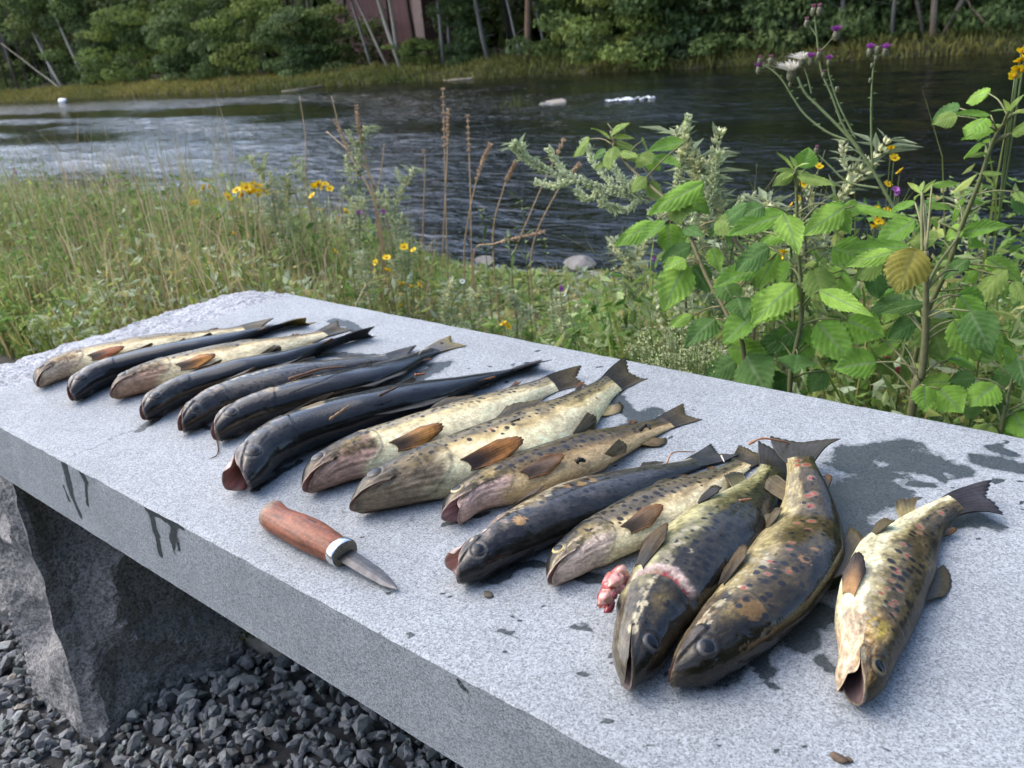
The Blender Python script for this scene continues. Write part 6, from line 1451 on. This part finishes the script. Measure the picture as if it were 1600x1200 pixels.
Ck *= (1 - .5 * sstep(.55, .8, fbm(Vf[:, 0] * 90, Vf[:, 1] * 130 + Vf[:, 2] * 60, 15)) * sstep(.5, .9, tcol))[:, None]
WOOD = mat_col('oiled_wood', .5, .35, .3, 260.0, .0008, .04)
link('handle', mesh_np('handle', kxf(Vf), Fk, WOOD, True, {'Col': np.clip(Ck, 0, 1)}), knife)
STEEL = mat_flat('worn_steel', (.10, .098, .10), .42, 1.0, var=.3, scale=160.0, bumpd=.0004)
ALU = mat_flat('bolster_metal', (.72, .72, .72), .25, 1.0, var=.12, scale=120.0)
BRASS = mat_flat('bolster_face', (.20, .17, .12), .5, .3, var=.5, scale=300.0)
x2 = np.array([hl - .002, hl - .0005, hl + .0065, hl + .0076])
Vb = oval(x2, np.array([.0128, .0138, .0138, .0130]), np.array([.0100, .0110, .0110, .0102]), np.zeros(4), np.full(4, .0108))
link('bolster', mesh_np('bolster', kxf(Vb.reshape(-1, 3)), grid_faces(4, nn_, wrap=True, flip=True), ALU, True), knife)
Vc = Vb[-1] * np.array([1, 1, 1]) - np.array([.0004, 0, 0]); Vc = np.concatenate([Vc, Vc.mean(0)[None]])
link('bolster_face', mesh_np('bolster_face', kxf(Vc), np.stack([jj, (jj + 1) % nn_, np.full(nn_, nn_)], 1), BRASS, False), knife)
bl = float(np.linalg.norm((kt - ke)[:2])) - .002
q = np.linspace(0, 1, 26)
edge_y = np.interp(q, [0, .08, .5, .8, 1], [-.0078, -.0082, -.0078, -.0064, -.0022]); back_y = np.interp(q, [0, .3, .6, .8, .92, 1], [.0078, .0074, .0062, .0034, .0008, -.0018])
zc = .0095 - .0062 * q
rows_ = []
for f_, th_ in ((0, 0.0), (.38, .9), (.62, 1.0), (1.0, .75)):
    rows_.append((edge_y + (back_y - edge_y) * f_, .0016 * th_ * (1 - .5 * q)))
Vt = [np.stack([hl + .0072 + bl * q, y_, zc + h_], -1) for y_, h_ in rows_]; Vu = [np.stack([hl + .0072 + bl * q, y_, zc - h_ - .0001], -1) for y_, h_ in rows_[::-1]]
VB = np.array(Vt + Vu)      # loop across the section
link('blade', mesh_np('blade', kxf(VB.reshape(-1, 3)), [grid_faces(8, 26), np.stack([np.arange(25), np.arange(25) + 7 * 26, np.arange(1, 26) + 7 * 26, np.arange(1, 26)], 1)], STEEL, False), knife)

# ---------------------------------------------------------------- bits lying on the fish and the stone
TWIG = mat_col('twig', .7, .4, .3, 300.0, .0006)
def twig(pts, rad, c, label, cat='twig', name='twig'):
    P = np.array([on_z(px, py, SLAB + z) for px, py, z in pts]); o = P[0].copy()
    V, F = tube(smooth_path(P - o, 10), np.linspace(rad, rad * .6, 10) * (1 + .25 * np.sin(np.arange(10) * 2.1)), 7)
    me = mesh_np(name, V, F, TWIG, True, {'Col': np.tile(c, (len(V), 1))})
    tag(link(name, me, None, o), label, cat)
TW, BK, RB = (.30, .15, .07), (.02, .016, .012), (.20, .07, .03)
twig([(1170, 694, .032), (1190, 685, .034), (1215, 688, .030), (1243, 695, .016)], .0012, (.42, .20, .10), 'curved orange twig lying across the crowded tails')
twig([(1042, 724, .030), (1052, 707, .034), (1085, 706, .026)], .0008, (.36, .18, .08), 'thin orange twig across the tail of the tan-patched dark trout')
twig([(592, 618, .047), (622, 604, .050)], .0018, (.10, .055, .035), 'dark bark sliver on the back of the biggest trout', 'bark', 'bark_sliver')
twig([(516, 655, .066), (545, 634, .066)], .0016, (.26, .15, .07), 'tan straw stuck to the shoulder of the biggest trout', 'straw', 'straw')
twig([(648, 586, .046), (664, 584, .045)], .0018, (.30, .11, .05), 'short reddish bark bit on the tail half of the biggest trout', 'bark', 'bark_bit')
twig([(452, 592, .050), (500, 577, .046), (540, 573, .036)], .0018, (.20, .10, .055), 'long brown twig lying between the fifth and sixth trout')
twig([(653, 556, .010), (661, 546, .018)], .0012, (.40, .33, .24), 'pale twig end beside the bent tail of the sixth trout')
twig([(336, 678, .0015), (341, 700, .0015), (338, 712, .0015), (328, 716, .0012)], .0008, (.10, .045, .03), 'thin rootlet on the stone under the sixth trout', 'rootlet', 'rootlet')
twig([(900, 722, .040), (906, 718, .042), (913, 720, .038)], .0028, BK, 'dark crumb of bark on the open-mouthed brown trout', 'bark', 'bark_crumb')
twig([(1000, 672, .022), (1010, 664, .024), (1016, 670, .022)], .0022, BK, 'dark knotted root bit on the tail of the brown trout', 'bark', 'root_bit')
twig([(1155, 782, .05), (1175, 779, .05)], .0011, (.26, .12, .06), 'small orange sliver on the gill-cut trout', 'bark', 'bark_sliver')
twig([(1447, 930, .004), (1452, 938, .003)], .0016, (.22, .08, .05), 'tiny red-brown seed beside the near trout', 'seed', 'seed')
twig([(798, 660, .042), (812, 654, .042)], .0012, BK, 'dark sliver on the creamy trout with the raised tail', 'bark', 'bark_sliver')
twig([(1127, 712, .034), (1132, 722, .033)], .0008, (.6, .5, .38), 'pale thread of straw on the silvery spotted trout', 'straw', 'straw')
def pellet(px, py, sc, c, label, name, cat):
    a = on_z(px, py, SLAB); V, F = rock_mesh(int(px), sc, 1.0, 2); V[:, 2] = np.maximum(V[:, 2], -sc[2] * .3) + sc[2] * .3
    a[2] = SLAB + .0003
    tag(link(name, mesh_np(name, V, F, TWIG, True, {'Col': np.tile(c, (len(V), 1)) * (.6 + .8 * fbm(V[:, 0] * 400, V[:, 1] * 400, 2))[:, None]}), None, a), label, cat)
pellet(763, 930, (.0062, .0042, .0026), (.10, .085, .06), 'small brown pellet on the stone below the gaping dark trout', 'pellet', 'pellet')
pellet(1311, 1186, (.0055, .0036, .0024), (.10, .065, .04), 'brown crumb of earth at the front of the slab', 'earth_crumb', 'crumb')
pellet(1326, 1189, (.003, .0022, .0016), (.12, .08, .05), 'smaller crumb right beside the earth crumb', 'earth_crumb', 'crumb')
pellet(690, 540, (.006, .004, .004), (.03, .03, .03), 'dark drop of slime behind the sixth trout tail', 'slime_drop', 'slime')
# flesh at the cut gills of fish 13: a part of that fish
root, bend, Lf, surf, O = FB[13]
fl = Bag(); r = np.random.default_rng(5)
for (s_, d_, l_, sz_, c) in [(.205, -.098, .012, (.019, .011, .008), (.46, .13, .095)), (.185, -.096, .014, (.012, .010, .009), (.36, .05, .045)), (.17, -.086, .010, (.016, .008, .008), (.35, .05, .05)), (.15, -.078, .006, (.014, .007, .007), (.30, .03, .03)), (.225, -.094, .022, (.010, .008, .008), (.56, .27, .20))]:
    V, F = rock_mesh(int(s_ * 1000), sz_, 1.0, 2); V = V * .62 + np.array([s_, d_, l_]) * Lf
    fl.add(bend(V) - O, F, c)
for _ in range(11):
    s_, d_, l_ = r.uniform(.145, .235), -.092 + r.normal(0, .006), .010 + r.normal(0, .008); V, F = rock_mesh(int(r.integers(0, 90)), (r.uniform(.004, .014), r.uniform(.003, .007), r.uniform(.002, .005)), 1.0, 3); V = V + .004 * (fbm(V[:, 0] * 300, V[:, 1] * 300 + V[:, 2] * 200, 3)[:, None] - .5)
    fl.add(bend(V + np.array([s_, d_, l_]) * Lf) - O, F, np.array([(.28, .022, .024), (.42, .09, .065), (.55, .24, .18), (.18, .014, .014)][int(r.integers(0, 4))]))
link('gill_flesh', fl.mesh('gill_flesh', FLESH), root)
